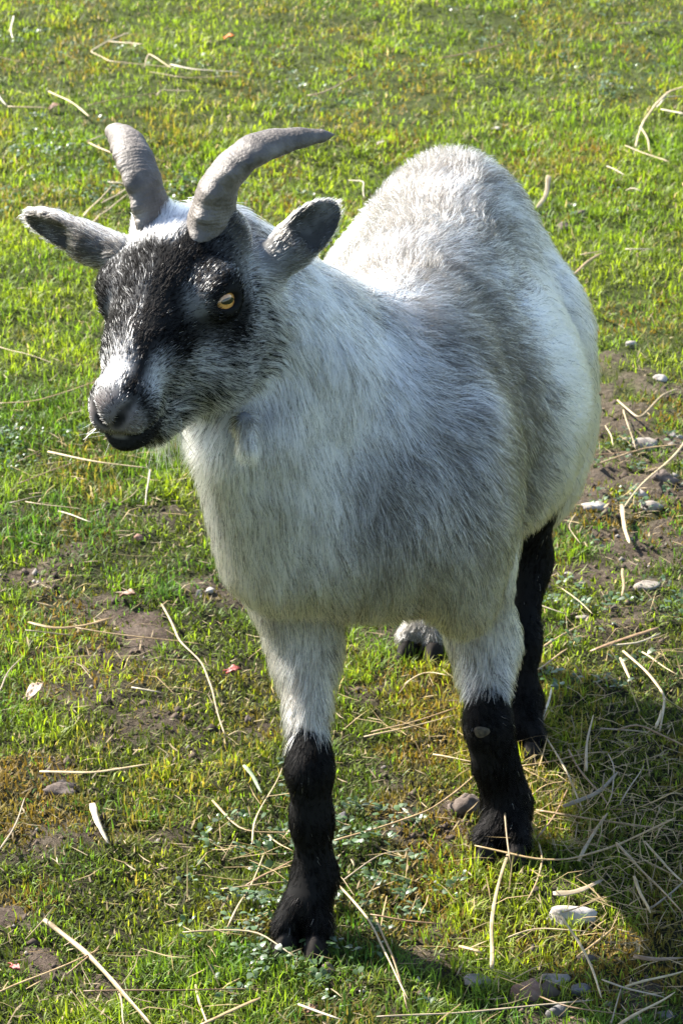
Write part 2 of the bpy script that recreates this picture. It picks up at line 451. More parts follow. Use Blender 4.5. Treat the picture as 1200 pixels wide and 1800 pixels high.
# ---- legs
def leg(pts, rad, k=0.026, g='leg'):
    for i in range(len(pts) - 1):
        rc(pts[i], pts[i + 1], rad[i], rad[i + 1], k, g)
J_FR = [at_depth(510, 985, 2.26), at_depth(535, 1130, 2.245), at_depth(545, 1355, 2.18), at_depth(548, 1440, 2.182), at_depth(554, 1540, 2.182), at_depth(538, 1590, 2.165)]
leg(J_FR, [0.044, 0.0225, 0.0128, 0.0116, 0.0128, 0.0140])
J_FL = [at_depth(815, 985, 2.37), at_depth(848, 1120, 2.385), at_depth(858, 1280, 2.325), at_depth(872, 1345, 2.33), at_depth(892, 1410, 2.335), at_depth(888, 1452, 2.315)]
leg(J_FL, [0.042, 0.0235, 0.0148, 0.0136, 0.0145, 0.0150])
J_HL = [BP(0.31, 0.070, 0.33), BP(0.235, 0.082, 0.235), at_depth(930, 985, 2.60), at_depth(918, 1130, 2.545), at_depth(914, 1235, 2.53), at_depth(916, 1280, 2.505)]
leg(J_HL, [0.055, 0.032, 0.016, 0.0115, 0.0140, 0.0145])
J_HR = [BP(0.31, -0.070, 0.33), BP(0.27, -0.078, 0.235), BP(0.40, -0.045, 0.175), np.array((0.077, 2.745, 0.10)), np.array((0.077, 2.740, 0.048)), np.array((0.078, 2.718, 0.022))]
leg(J_HR, [0.06, 0.034, 0.017, 0.0115, 0.0125, 0.0125])
for J in (J_FR, J_FL, J_HL, J_HR):
    for sg in (-1, 1):
        tip = J[-1] + (-B_T * 0.012 + B_Q * (sg * 0.0125 - 0.002)); tip[2] = 0.014
        rc(J[-1] + B_Q * sg * 0.005, tip, 0.0135, 0.0115, 0.006, 'leg')
# ---- head
el(HP(0.030, 0, -0.050), (0.060, 0.045, 0.044), H_AX, 0.015, 'head')
rc(HP(0.035, 0, -0.042), HP(0.095, 0, -0.056), 0.036, 0.029, 0.015, 'head')
rc(HP(0.095, 0, -0.054), HP(0.146, 0.002, -0.057), 0.0265, 0.0185, 0.015, 'head')
el(HP(0.158, 0.003, -0.055), (0.0200, 0.0180, 0.0175), H_AX, 0.010, 'head')
rc(HP(0.015, 0, -0.108), HP(0.122, 0.002, -0.094), 0.034, 0.018, 0.02, 'head')
el(HP(0.144, 0.003, -0.082), (0.026, 0.0185, 0.0135), H_AX, 0.010, 'head')
for sg in (-1, 1):
    el(HP(0.040, sg * 0.032, -0.088), (0.048, 0.022, 0.036), H_AX, 0.02, 'head')
    el(HP(0.048, 0.040 if sg > 0 else -0.036, -0.031), (0.022, 0.013, 0.012), H_AX, 0.012, 'head')
    rc(HP(-0.004, sg * 0.023, -0.026), HP(0.008, sg * 0.023, -0.030), 0.022, 0.018, 0.012, 'head')
    el(HP(0.149, sg * 0.0105 + 0.003, -0.064), (0.023, 0.0125, 0.0145), H_AX, 0.008, 'head')
# ---- ears: a thin hollow cone of skin
def ear(base, tip, face, wide=0.022):
    a = unit(tip - base); b = face - (face @ a) * a; b = unit(b); c = np.cross(a, b)
    L = np.linalg.norm(tip - base)
    ax = np.stack((a, b, c))
    cen = (base + tip) / 2
    el(cen, (L * 0.56, 0.0110, wide), ax, 0.008, 'ear')
    el(cen + a * 0.006 + b * 0.0085, (L * 0.535, 0.0115, wide * 0.88), ax, 0.004, 'ear', 'sub')
    rc(base - a * 0.012, base + a * 0.012, 0.014, 0.013, 0.010, 'ear')
    return (cen, ax, L, wide)
EAR_L = ear(at_depth(482, 462, 2.140), at_depth(588, 362, 2.165), np.array((-0.45, -0.75, -0.35)), 0.0168)
EAR_R = ear(at_depth(180, 436, 2.165), at_depth(48, 382, 2.19), np.array((-0.10, -0.80, -0.50)), 0.0160)
CALLUS = at_depth(846, 1288, 2.303); CALLUS_C = CALLUS.copy()
# ---- eyes, lids, nostrils, mouth
EYES = []
def eye_axes(out):
    along = unit(np.cross(out, (0, 0, 1.0)))
    upv = unit(np.cross(along, out))
    return along, upv
for sg in (1, -1):
    c = HP(0.054, 0.0405 if sg > 0 else -0.0365, -0.040)
    out = unit(H_L * sg * 0.90 + H_F * 0.34 + H_N * 0.22)
    EYES.append((c, out, sg))
    along, upv = eye_axes(out)
    ax = np.stack((along, upv, out))
    el(c + out * 0.003, (0.0180, 0.0135, 0.0110), ax, 0.008, 'lid')
    el(c + out * 0.015, (0.0112, 0.0056, 0.014), ax, 0.003, 'lid', 'sub')
    m0 = 0.003
    rc(HP(0.178, m0 + sg * 0.0040, -0.062), HP(0.174, m0 + sg * 0.0120, -0.050), 0.0034, 0.0042, 0.0025, 'nose', 'sub')
    rc(HP(0.174, m0 + sg * 0.0120, -0.050), HP(0.163, m0 + sg * 0.0180, -0.045), 0.0040, 0.0022, 0.0025, 'nose', 'sub')
    rc(HP(0.176, m0 + sg * 0.001, -0.0735), HP(0.156, m0 + sg * 0.019, -0.0755), 0.0018, 0.0020, 0.002, 'nose', 'sub')
    rc(HP(0.156, m0 + sg * 0.019, -0.0755), HP(0.112, m0 + sg * 0.030, -0.069), 0.0022, 0.0012, 0.002, 'nose', 'sub')
    rc(HP(0.179, m0, -0.062), HP(0.177, m0, -0.074), 0.0016, 0.0016, 0.0025, 'nose', 'sub')
# ---- wattles under the throat
WATTLE = at_depth(430, 742, 2.080)
rc(WATTLE, WATTLE + np.array((0.002, -0.006, -0.017)), 0.0075, 0.0070, 0.008, 'wattle')

def build_grid():
    def axis(lo, hi, f0, f1, fine, coarse):
        r = []; x = lo
        while x < hi:
            r.append(x); x += fine if f0 <= x < f1 else coarse
        return np.array(r)
    X = axis(-0.245, 0.275, -0.245, 0.005, 0.0020, 0.0048)
    Y = axis(1.90, 2.93, 1.90, 2.24, 0.0022, 0.0050)
    Z = axis(0.008, 0.68, 0.445, 0.68, 0.0020, 0.0048)
    D = np.full((len(X), len(Y), len(Z)), 1.0, np.float32)
    XYZ = (X.astype(np.float32), Y.astype(np.float32), Z.astype(np.float32))
    for pr in PRIMS:
        op, kind, data, k, g = pr
        if kind == 'cone':
            a, b, ra, rb = data
            lo = np.minimum(a - ra, b - rb); hi = np.maximum(a + ra, b + rb)
        else:
            c, r, ax = data
            e = np.sqrt(((ax * r[:, None]) ** 2).sum(0)); lo, hi = c - e, c + e
        m = k + 0.03
        sl = tuple(slice(max(0, int(np.searchsorted(A, l - m)) - 1), int(np.searchsorted(A, h + m)) + 1) for A, l, h in zip(XYZ, lo, hi))
        if any(s.stop <= s.start for s in sl): continue
        P = np.stack(np.meshgrid(XYZ[0][sl[0]], XYZ[1][sl[1]], XYZ[2][sl[2]], indexing='ij'), -1)
        d = prim_d(pr, P).astype(np.float32)
        o = D[sl]
        if op == 'add':
            h = np.clip(k - np.abs(o - d), 0, None) / k
            D[sl] = np.minimum(o, d) - h * h * k * 0.25
        else:
            d = -d
            h = np.clip(k - np.abs(o - d), 0, None) / k
            D[sl] = np.maximum(o, d) + h * h * k * 0.25
    return X, Y, Z, D

def surface_nets(X, Y, Z, D):
    S = D < 0
    c = np.zeros(tuple(n - 1 for n in S.shape), np.int8)
    for dx in (0, 1):
        for dy in (0, 1):
            for dz in (0, 1):
                c += S[dx:S.shape[0] - 1 + dx, dy:S.shape[1] - 1 + dy, dz:S.shape[2] - 1 + dz]
    act = np.argwhere((c > 0) & (c < 8))
    idx = np.full(c.shape, -1, np.int32)
    idx[act[:, 0], act[:, 1], act[:, 2]] = np.arange(len(act))
    acc = np.zeros((len(act), 3)); cnt = np.zeros(len(act))
    cor = [(a, b, e) for a in (0, 1) for b in (0, 1) for e in (0, 1)]
    for i, p in enumerate(cor):
        for j, q in enumerate(cor):
            if j <= i or sum(abs(np.subtract(p, q))) != 1: continue
            ia, ib = act + p, act + q
            da = D[ia[:, 0], ia[:, 1], ia[:, 2]].astype(float); db = D[ib[:, 0], ib[:, 1], ib[:, 2]].astype(float)
            m = (da < 0) != (db < 0)
            t = (da / np.where(m, da - db, 1))[:, None]
            pa = np.stack((X[ia[:, 0]], Y[ia[:, 1]], Z[ia[:, 2]]), 1); pb = np.stack((X[ib[:, 0]], Y[ib[:, 1]], Z[ib[:, 2]]), 1)
            acc[m] += (pa + (pb - pa) * t)[m]; cnt[m] += 1
    V = acc / cnt[:, None]
    F = []
    for ax in range(3):
        o1, o2 = [(1, 2), (2, 0), (0, 1)][ax]
        sl0 = [slice(None)] * 3; sl1 = [slice(None)] * 3
        sl0[ax] = slice(0, -1); sl1[ax] = slice(1, None)
        e = np.argwhere(S[tuple(sl0)] != S[tuple(sl1)])
        ok = (e[:, o1] > 0) & (e[:, o2] > 0) & (e[:, o1] < c.shape[o1]) & (e[:, o2] < c.shape[o2]) & (e[:, ax] < c.shape[ax])
        e = e[ok]
        ins = S[e[:, 0], e[:, 1], e[:, 2]]
        def g(a, b):
            k = e.copy(); k[:, o1] -= a; k[:, o2] -= b
            return idx[k[:, 0], k[:, 1], k[:, 2]]
        q = np.stack((g(1, 1), g(0, 1), g(0, 0), g(1, 0)), 1)
        q[~ins] = q[~ins][:, ::-1]
        F.append(q)
    F = np.concatenate(F)
    return V, F[(F >= 0).all(1)]

gx, gy, gz, gd = build_grid()
GV, GF = surface_nets(gx, gy, gz, gd)
del gd
def smooth_mesh(V, F, it, f):
    e = np.concatenate([F[:, [i, (i + 1) % 4]] for i in range(4)])
    n = np.bincount(e[:, 0], minlength=len(V)) + np.bincount(e[:, 1], minlength=len(V))
    for _ in range(it):
        a = np.stack([np.bincount(e[:, 0], V[e[:, 1], k], len(V)) + np.bincount(e[:, 1], V[e[:, 0], k], len(V)) for k in range(3)], 1)
        V = V + f * (a / np.maximum(n, 1)[:, None] - V)
    return V
GV = smooth_mesh(GV, GF, 1, 0.5)
def vnormals(V, F):
    n = np.cross(V[F[:, 2]] - V[F[:, 0]], V[F[:, 3]] - V[F[:, 1]])
    r = np.stack([sum(np.bincount(F[:, i], n[:, k], len(V)) for i in range(4)) for k in range(3)], 1)
    return r / (np.linalg.norm(r, axis=1)[:, None] + 1e-12)
GN = vnormals(GV, GF)
goat = bpy.data.objects.new('goat', None)
goat.empty_display_size = 0.1
goat.location = (0.06, 2.40, 0)
COL.objects.link(goat)
tag(goat, 'grey and white goat with a black mask, curved horns and black lower legs', 'goat')
def under_goat(o):
    o.parent = goat
    o.matrix_parent_inverse = Matrix.Translation((-0.06, -2.40, 0))
    return o
m = NT('goat_skin'); m.set(Roughness=0.9, Specular_IOR_Level=0.12)
if PREV == "1":
    m.set(Base_Color=(0.5, 0.5, 0.5, 1))
else:
    at = m.add('ShaderNodeAttribute', attribute_name='coat'); m.link(at.outputs['Color'], m.bsdf.inputs['Base Color'])
SKIN = m.m
body = fast_mesh('body', GV, GF.ravel(), np.arange(len(GF)) * 4, np.full(len(GF), 4), SKIN)
under_goat(body)
# ---- horns
def catmull(P, n):
    P = np.asarray(P, float); Q = np.vstack((2 * P[0] - P[1], P, 2 * P[-1] - P[-2])); out = []
    for i in range(len(P) - 1):
        a, b, c, d = Q[i:i + 4]
        for t in np.linspace(0, 1, n, endpoint=False):
            out.append(0.5 * (2 * b + (c - a) * t + (2 * a - 5 * b + 4 * c - d) * t * t + (3 * b - a - 3 * c + d) * t ** 3))
    out.append(P[-1]); return np.array(out)
HORN = [(0.000, 0.0215, -0.030), (-0.006, 0.0255, -0.008), (-0.0165, 0.0327, 0.0129), (-0.0375, 0.0476, 0.0232), (-0.0613, 0.0666, 0.019), (-0.0861, 0.0889, 0.0081)]
def horn(sg, ctrl, thick=1.0):
    C = catmull([HP(s, sg * l, n) for s, l, n in ctrl], 40)
    T = np.gradient(C, axis=0); T /= np.linalg.norm(T, axis=1)[:, None]
    L = np.concatenate(([0], np.cumsum(np.linalg.norm(np.diff(C, axis=0), axis=1)))); L /= L[-1]
    fwd = H_F
    V, Fc = [], []
    K = 28
    for i, (c, t, u) in enumerate(zip(C, T, L)):
        a = fwd - (fwd @ t) * t; a = unit(a); b = np.cross(t, a)
        ra = 0.0212 * (1 - u) ** 0.88 * 0.93 + 0.0034 * (1 - max(0, u - 0.93) / 0.07 * 0.85)
        ra *= 1 + (thick - 1) * (1 - u); rb = ra * (0.56 + 0.2 * u)
        ring = 0.00020 * math.sin(u * 260 + 5 * math.sin(u * 31)) * (1 - 0.7 * u) + 0.0003 * math.sin(u * 47 + sg)
        for k in range(K):
            w = 2 * math.pi * k / K
            keel = (0.20 + 0.10 * math.sin(u * 70 + sg)) * max(0, math.cos(w)) ** 8 * (1 - u)
            r = 1 + keel
            V.append(c + a * (ra * r + ring) * math.cos(w) + b * (rb * r + ring) * math.sin(w))
        if i:
            for k in range(K):
                p, q = (i - 1) * K + k, (i - 1) * K + (k + 1) % K
                Fc.append((p, q, q + K, p + K))
    Fc.append(tuple(range(len(V) - K, len(V))))
    o = mesh_obj('horn', V, Fc, HORN_MAT); under_goat(o)
    return o
m = NT('horn_keratin'); m.set(Roughness=0.62)
nz = m.noise(60, 6); nz2 = m.noise(420, 3)
r = m.ramp(nz.outputs['Fac'], [(0.3, (0.046, 0.037, 0.030)), (0.52, (0.102, 0.085, 0.071)), (0.75, (0.19, 0.165, 0.14))])
m.link(r.outputs['Color'], m.bsdf.inputs['Base Color']); m.bump(nz2.outputs['Fac'], 0.8, 0.0015)
HORN_MAT = m.m
horn(1, [(s_, l_ - 0.0055 * (1 - i / 5), n_) for i, (s_, l_, n_) in enumerate(HORN)], 1.34); horn(-1, HORN, 0.92)
# ---- eyes
m = NT('iris_amber'); m.set(Roughness=0.25, Coat_Weight=1.0, Coat_Roughness=0.03)
nz = m.noise(500, 4)
r = m.ramp(nz.outputs['Fac'], [(0.3, (0.42, 0.17, 0.035)), (0.7, (0.66, 0.34, 0.10))])
m.link(r.outputs['Color'], m.bsdf.inputs['Base Color']); IRIS = m.m
m = NT('pupil_black'); m.set(Base_Color=(0.004, 0.004, 0.005, 1), Roughness=0.08); PUPIL = m.m
for c, out, sg in EYES:
    along, upv = eye_axes(out)
    def dome(f, w, h, d, n=20, rr=6):
        V = [c + out * f(0, 0)]; Fc = []
        for i in range(1, rr + 1):
            for k in range(n):
                a = 2 * math.pi * k / n; x, y = math.cos(a) * w * i / rr, math.sin(a) * h * i / rr
                V.append(c + along * x + upv * y + out * f(x, y))
                if i == 1: Fc.append((0, 1 + k, 1 + (k + 1) % n))
                else:
                    p, q = 1 + (i - 2) * n + k, 1 + (i - 2) * n + (k + 1) % n
                    Fc.append((p, p + n, q + n, q))
        return V, Fc
    Re = 0.0125
    sph = lambda x, y: math.sqrt(max(0, Re * Re - x * x - y * y)) * 0.88
    V, Fc = dome(sph, Re, Re, 0)
    eye = mesh_obj('eye', V, Fc, IRIS); under_goat(eye)
    V, Fc = dome(lambda x, y: sph(x, y) + 0.0004, 0.0060, 0.0023, 0)
    pu = mesh_obj('pupil', V, Fc, PUPIL); pu.parent = eye
# ---- hooves: two claws to a foot
m = NT('hoof_horn'); m.set(Roughness=0.9, Specular_IOR_Level=0.15)
nz = m.noise(90, 5)
r = m.ramp(nz.outputs['Fac'], [(0.3, (0.006, 0.005, 0.0045)), (0.7, (0.024, 0.020, 0.017))])
m.link(r.outputs['Color'], m.bsdf.inputs['Base Color']); m.bump(nz.outputs['Fac'], 0.4, 0.001); HOOF = m.m
def claw(top, fwd, side, sg):
    fwd = unit(fwd); V, Fc = [], []
    K = 16
    base = top.copy(); base[2] = 0.0
    rings = [(0.016, 0.80, 0.0), (0.012, 0.92, 0.003), (0.006, 1.0, 0.007), (0.0, 1.05, 0.010), (-0.004, 1.0, 0.010)]
    for z, sc, sh in rings:
        for k in range(K):
            a = 2 * math.pi * k / K
            x, y = math.cos(a) * 0.020 * sc, math.sin(a) * 0.0098 * sc
            if x > 0: y *= 1 - 0.45 * (x / 0.021) ** 2
            V.append(base + fwd * (x + sh) + side * (y + sg * 0.0108) + np.array((0, 0, z)))
    for i in range(1, len(rings)):
        for k in range(K):
            p, q = (i - 1) * K + k, (i - 1) * K + (k + 1) % K
            Fc.append((p, p + K, q + K, q))
    Fc.append(tuple(range(K))); Fc.append(tuple(range(len(V) - 1, len(V) - K - 1, -1)))
    under_goat(mesh_obj('hoof_claw', V, Fc, HOOF))
for J in (J_FR, J_FL, J_HL, J_HR):
    top = J[-1].copy()
    for sg in (-1, 1):
        fw = unit(-B_T + B_Q * (-0.12) + B_Q * sg * 0.14)
        claw(top - B_T * 0.010, fw, np.cross((0, 0, 1), fw), sg)

# ---- bare callus on the knee
V, Fc = [], []
for i in range(4):
    for k in range(14):
        a = 2 * math.pi * k / 14; rr_ = (0.0060, 0.0054, 0.0034, 0.0008)[i] * (1 + 0.12 * math.sin(3 * a + 1))
        V.append(CALLUS_C + np.array((math.cos(a) * rr_ * 1.1, -(-0.002, 0.0002, 0.0010, 0.0012)[i], math.sin(a) * rr_ * 0.82)))
        if i: Fc.append(((i - 1) * 14 + k, (i - 1) * 14 + (k + 1) % 14, i * 14 + (k + 1) % 14, i * 14 + k))
Fc.append(tuple(range(42, 56)))
m = NT('callus_skin'); m.set(Roughness=0.9); nz = m.noise(300, 5, 0.7)
r = m.ramp(nz.outputs['Fac'], [(0.35, (0.012, 0.009, 0.006)), (0.65, (0.09, 0.068, 0.038))]); m.link(r.outputs['Color'], m.bsdf.inputs['Base Color']); m.bump(nz.outputs['Fac'], 0.7, 0.001)
under_goat(mesh_obj('knee_callus', V, Fc, m.m))
# ------------------------------------------------------------------ coat: where each hair is dark or pale, and how it lies
def group_d(P):
    D = {}
    for pr in PRIMS:
        if pr[0] != 'add': continue
        d = prim_d(pr, P)
        D[pr[4]] = np.minimum(D.get(pr[4], 1e9), d)
    return D
def gauss(P, c, r): return np.exp(-((P - c) ** 2).sum(1) / (r * r))
def ear_inside(P):
    r = np.zeros(len(P))
    for cen, ax, L, wide in (EAR_L, EAR_R):
        q = (P - cen) @ ax.T
        r = np.maximum(r, (np.abs(q[:, 0]) < L * 0.62) * (np.abs(q[:, 1]) < 0.02) * (np.abs(q[:, 2]) < 0.025))
    return r
def coat(P, N):
    """share of dark hairs, tint of the pale ones, hair length, hair direction"""
    D = group_d(P)
    t, q, z = ((P - B_O) @ B_AX.T).T
    s, l, n = ((P - H_O) @ H_AX.T).T
    l = l - 0.003 * sstep(0.09, 0.15, s)
    w = {}
    for g in ('body', 'neck', 'head', 'leg', 'ear', 'tail', 'wattle'): w[g] = np.exp(-np.clip(D[g], -0.02, 0.5) / 0.008)
    w['head'] = np.maximum(w['head'], np.exp(-np.clip(D['lid'], -0.02, 0.5) / 0.008))
    w['neck'] = w['neck'] * np.maximum(sstep(0.036, 0.004, s), sstep(-0.112, -0.140, n))
    w['body'] = w['body'] * np.where((s > -0.02) & (n > -0.14), 0, 1)
    tot = sum(w.values()) + 1e-12
    for g in w: w[g] = w[g] / tot
    n1 = noise3(P, 28, 1); n2 = noise3(P, 75, 2); n3 = noise3(P, 220, 3)
    mott = (n1 - 0.5) * 0.6 + (n2 - 0.5) * 0.5 + (n3 - 0.5) * 0.3
    # trunk
    flank = sstep(0.030, 0.115, t + (n2 - 0.5) * 0.03 - 0.25 * np.clip(z - 0.36, -0.1, 0.1)) * sstep(0.462, 0.405, z) * sstep(0.40, 0.33, t)
    b = 0.62 + 0.22 * np.exp(-((t - 0.01) / 0.08) ** 2) * sstep(0.26, 0.34, z)
    strk = noise3(np.column_stack((t * 0.35, q, z)), 60, 15)
    b = b + (0.58 + 0.42 * sstep(0.03, -0.02, q) + 0.6 * (strk - 0.5) - b) * sstep(0.08, 0.14, t) * sstep(0.40, 0.46, z)
    b = b - 0.22 * sstep(0.36, 0.28, z) * sstep(0.02, -0.08, t)
    b = b + 0.5 * gauss(P, BP(0.235, 0.075, 0.435), 0.045) + 0.12 * gauss(P, BP(0.0, -0.02, 0.45), 0.05)
    crease = np.exp(-(np.clip(sdf_cone(P, HP(-0.075, 0.03, -0.10), BP(-0.02, 0.075, 0.40), 0.002, 0.002), 0, 1) / 0.022) ** 2)
    b = b + 0.35 * sstep(0.36, 0.42, t) + 0.30 * crease
    b = np.clip(b + mott * 0.28, 0.03, 0.88)
    b = b * (1 - flank) + 0.025 * flank
    # neck
    k = 0.21 + 0.18 * sstep(0.0, 0.05, q) * sstep(0.36, 0.44, z) + 0.05 * sstep(0.42, 0.34, z) + mott * 0.28
    behind = gauss(P, HP(-0.035, 0.045, -0.10), 0.055)
    k = np.clip(k + 0.25 * crease, 0.04, 0.9) * (1 - 0.75 * behind)
    # legs
    lg = 0.30 + mott * 0.35
    front = t < 0.12
    left = q > 0.03
    edge = np.where(front, np.where(left, 0.136, 0.168), 0.215) + (n2 - 0.5) * 0.012 + (n3 - 0.5) * 0.008
    blk = sstep(edge + 0.005, edge - 0.004, z)
    lg = lg * (1 - blk) + 0.995 * blk
    lg = np.where((t > 0.25) & (q < 0.02) & (z < 0.050), 0.72, lg)
    blk = np.where((t > 0.25) & (q < 0.02) & (z < 0.050), 0, blk)
    toe = sstep(0.035, 0.015, z) * 0.25 * front * (n3 > 0.5)
    lg = lg - toe
    # head
    al = np.abs(l)
    hd = np.full(len(P), 0.998)
    bridge = sstep(0.112, 0.145, s + (n2 - .5) * .03) * sstep(0.170, 0.156, s) * sstep(0.015, 0.004, np.abs(l + 0.003)) * sstep(-0.062, -0.050, n)
    hd = hd - 0.80 * bridge
    tick = sstep(0.035, 0.08, s) * sstep(0.016, 0.006, np.abs(l + 0.008)) * sstep(-0.05, -0.035, n)
    hd = hd - 0.12 * tick
    muz = np.exp(-((s - 0.134) / 0.018) ** 2) * sstep(0.012, 0.020, al) * sstep(-0.085, -0.066, n) * sstep(-0.030, -0.045, n)
    hd = hd - 0.66 * muz
    cheek = sstep(-0.058, -0.076, n + (n1 - .5) * .02) * sstep(0.152, 0.125, s)
    hd = hd + (0.52 - hd) * cheek
    jaw = sstep(-0.098, -0.120, n) * sstep(0.15, 0.12, s)
    hd = hd + (0.28 - hd) * jaw
    for c, out, sg in EYES:
        e = c + out * 0.012
        al_, up_ = eye_axes(out)
        dd = np.linalg.norm(P - e, axis=1)
        ringw = np.exp(-((dd - 0.026) / 0.008) ** 2) * sstep(-0.012, 0.002, (P - e) @ up_)
        hd = hd - 0.18 * ringw
        front_e = gauss(P, e + al_ * (0.024 if al_ @ H_F > 0 else -0.024) - up_ * 0.006, 0.010)
        hd = hd - 0.10 * front_e
        hd = np.maximum(hd, 0.97 * gauss(P, e - up_ * 0.004, 0.017))
        under = gauss(P, e - up_ * 0.034 + al_ * (0.012 if al_ @ H_F > 0 else -0.012), 0.016)
        hd = hd - 0.20 * under
    tuft = sstep(0.048, 0.026, s + (n2 - .5) * .012) * sstep(0.028, 0.016, np.abs(l + 0.013)) * sstep(-0.045, -0.03, n)
    hd = hd * (1 - 0.97 * tuft)
    back = sstep(0.0, -0.02, s) * sstep(0.035, 0.05, al)
    hd = hd * (1 - 0.85 * back)
    lip = sstep(0.134, 0.148, s) * sstep(-0.073, -0.077, n)
    nosew = sstep(0.160, 0.170, s) * sstep(-0.077, -0.073, n)
    mouth = np.maximum(lip, nosew)
    hd = hd + (0.52 - hd) * nosew + (0.985 - hd) * lip
    hd = np.clip(hd + mott * 0.30 * (hd < 0.9) * (hd > 0.15), 0.01, 0.99)
    # ears
    inside = np.zeros(len(P))
    for (cen, ax, L, wide) in (EAR_L, EAR_R):
        inside = np.maximum(inside, sstep(0.0, 0.4, N @ ax[1]) * (np.linalg.norm(P - cen, axis=1) < L * 0.75))
    er = np.clip(0.55 + mott * 0.5 + inside * 0.33, 0, 0.92)
    wt = np.clip(0.25 + 0.5 * sstep(WATTLE[2] - 0.012, WATTLE[2] + 0.004, z), 0, 1)
    dark = b * w['body'] + k * w['neck'] + lg * w['leg'] + hd * w['head'] + er * w['ear'] + 0.6 * w['tail'] + wt * w['wattle']
    dark = np.where((blk > 0.5) & (w['leg'] > 0.3), np.maximum(dark, 0.99), dark)
    # pale tint: creamy low down, clean white on top
    cream = sstep(0.46, 0.24, z) * (1 - w['head'])
    tint = np.array((0.82, 0.80, 0.775)) * (1 - cream[:, None]) + np.array((0.80, 0.735, 0.61)) * cream[:, None]
    # length
    ln = 0.023 * w['body'] + 0.024 * w['neck'] + 0.019 * w['leg'] + 0.0065 * w['head'] + 0.0085 * w['ear'] + 0.02 * w['tail'] + 0.012 * w['wattle']
    ln = np.where((blk > 0.5) & (w['leg'] > 0.3), 0.0085 + 0.004 * sstep(0.06, 0.03, z), ln)
    ln = np.where((t > 0.25) & (q < 0.02) & (z < 0.06) & (w['leg'] > 0.3), 0.0105, ln)
    ln = np.where((w['head'] > 0.5), 0.0062 + 0.007 * tuft + 0.005 * cheek + 0.006 * jaw + 0.002 * tick - 0.002 * nosew, ln)
    ln = np.where(w['head'] > 0.5, np.maximum(ln * (1 - 0.35 * mouth), 0.0042) * sstep(0.0, 0.0042, ln), ln)
    ln = np.where((w['ear'] > 0.5) & (inside > 0.5), 0.008, ln)
    for c, out, sg in EYES:
        ln = ln * sstep(0.0070, 0.0135, np.linalg.norm(P - (c + out * 0.010), axis=1))
    # direction
    down = np.array((0, 0, -1.0))
    side = np.clip(q / 0.035, -1, 1)[:, None] * B_Q
    spine = sstep(0.42, 0.47, z)[:, None]
    d_body = (B_T * 0.85 + down * 0.75) * (1 - spine) + (B_T * 0.8 + side * 0.35 + np.array((0, 0, 0.25))) * spine
    d_body = d_body + sstep(0.05, -0.12, t)[:, None] * (down * 0.7 - B_T * 0.35)
    d_neck = down * 0.9 + B_T * 0.35 * np.ones((len(P), 1))
    d_leg = down + B_T * 0.10 * np.ones((len(P), 1))
    upness = sstep(-0.07, -0.045, n)[:, None]
    d_head = (-H_F * 0.75 + H_L * np.clip(l / 0.02, -1, 1)[:, None] * 0.35 + H_N * 0.2) * upness + (-H_F * 0.8 - H_N * 0.55) * (1 - upness)
    d_ear = np.where((np.linalg.norm(P - EAR_L[0], axis=1) < 0.06)[:, None], EAR_L[1][0], EAR_R[1][0])
    d = (d_body * w['body'][:, None] + d_neck * w['neck'][:, None] + d_leg * w['leg'][:, None] + d_head * w['head'][:, None]
         + d_ear * w['ear'][:, None] + (B_T + down) * w['tail'][:, None] + down * w['wattle'][:, None])
    lift = 0.42 * w['body'] + 0.36 * w['neck'] + 0.30 * w['leg'] + 0.42 * w['head'] + 0.35 * w['ear'] + 0.3 * w['tail'] + 0.4 * w['wattle']
    lift = lift + 0.25 * spine[:, 0] * w['body']
    nohair = gauss(P, CALLUS, 0.0055) > 0.45
    for pr in PRIMS:
        if pr[0] == 'sub' and pr[4] == 'nose': nohair |= prim_d(pr, P) < (0.0010 if pr[2][0][2] > HP(0.17, 0, -0.068)[2] else 0.0003)
    return dark, tint, ln, d, lift, nohair

dk, tint, ln, _, _, nh = coat(GV, GN)
base_col = tint * 0.55 * (1 - dk[:, None]) + np.array((0.0035, 0.0033, 0.0033)) * dk[:, None]
sv = ((GV - H_O) @ H_AX.T)
nose = (sstep(0.160, 0.170, sv[:, 0]) * sstep(-0.077, -0.073, sv[:, 2]))[:, None]
base_col = base_col * (1 - nose) + np.array((0.11, 0.095, 0.09)) * nose
for pr in PRIMS:
    if pr[0] == 'sub' and pr[4] == 'nose':
        base_col = base_col * sstep(-0.0005, 0.0012, prim_d(pr, GV))[:, None] + 0.004 * (1 - sstep(-0.0005, 0.0012, prim_d(pr, GV))[:, None])
point_color(body.data, 'coat', base_col)

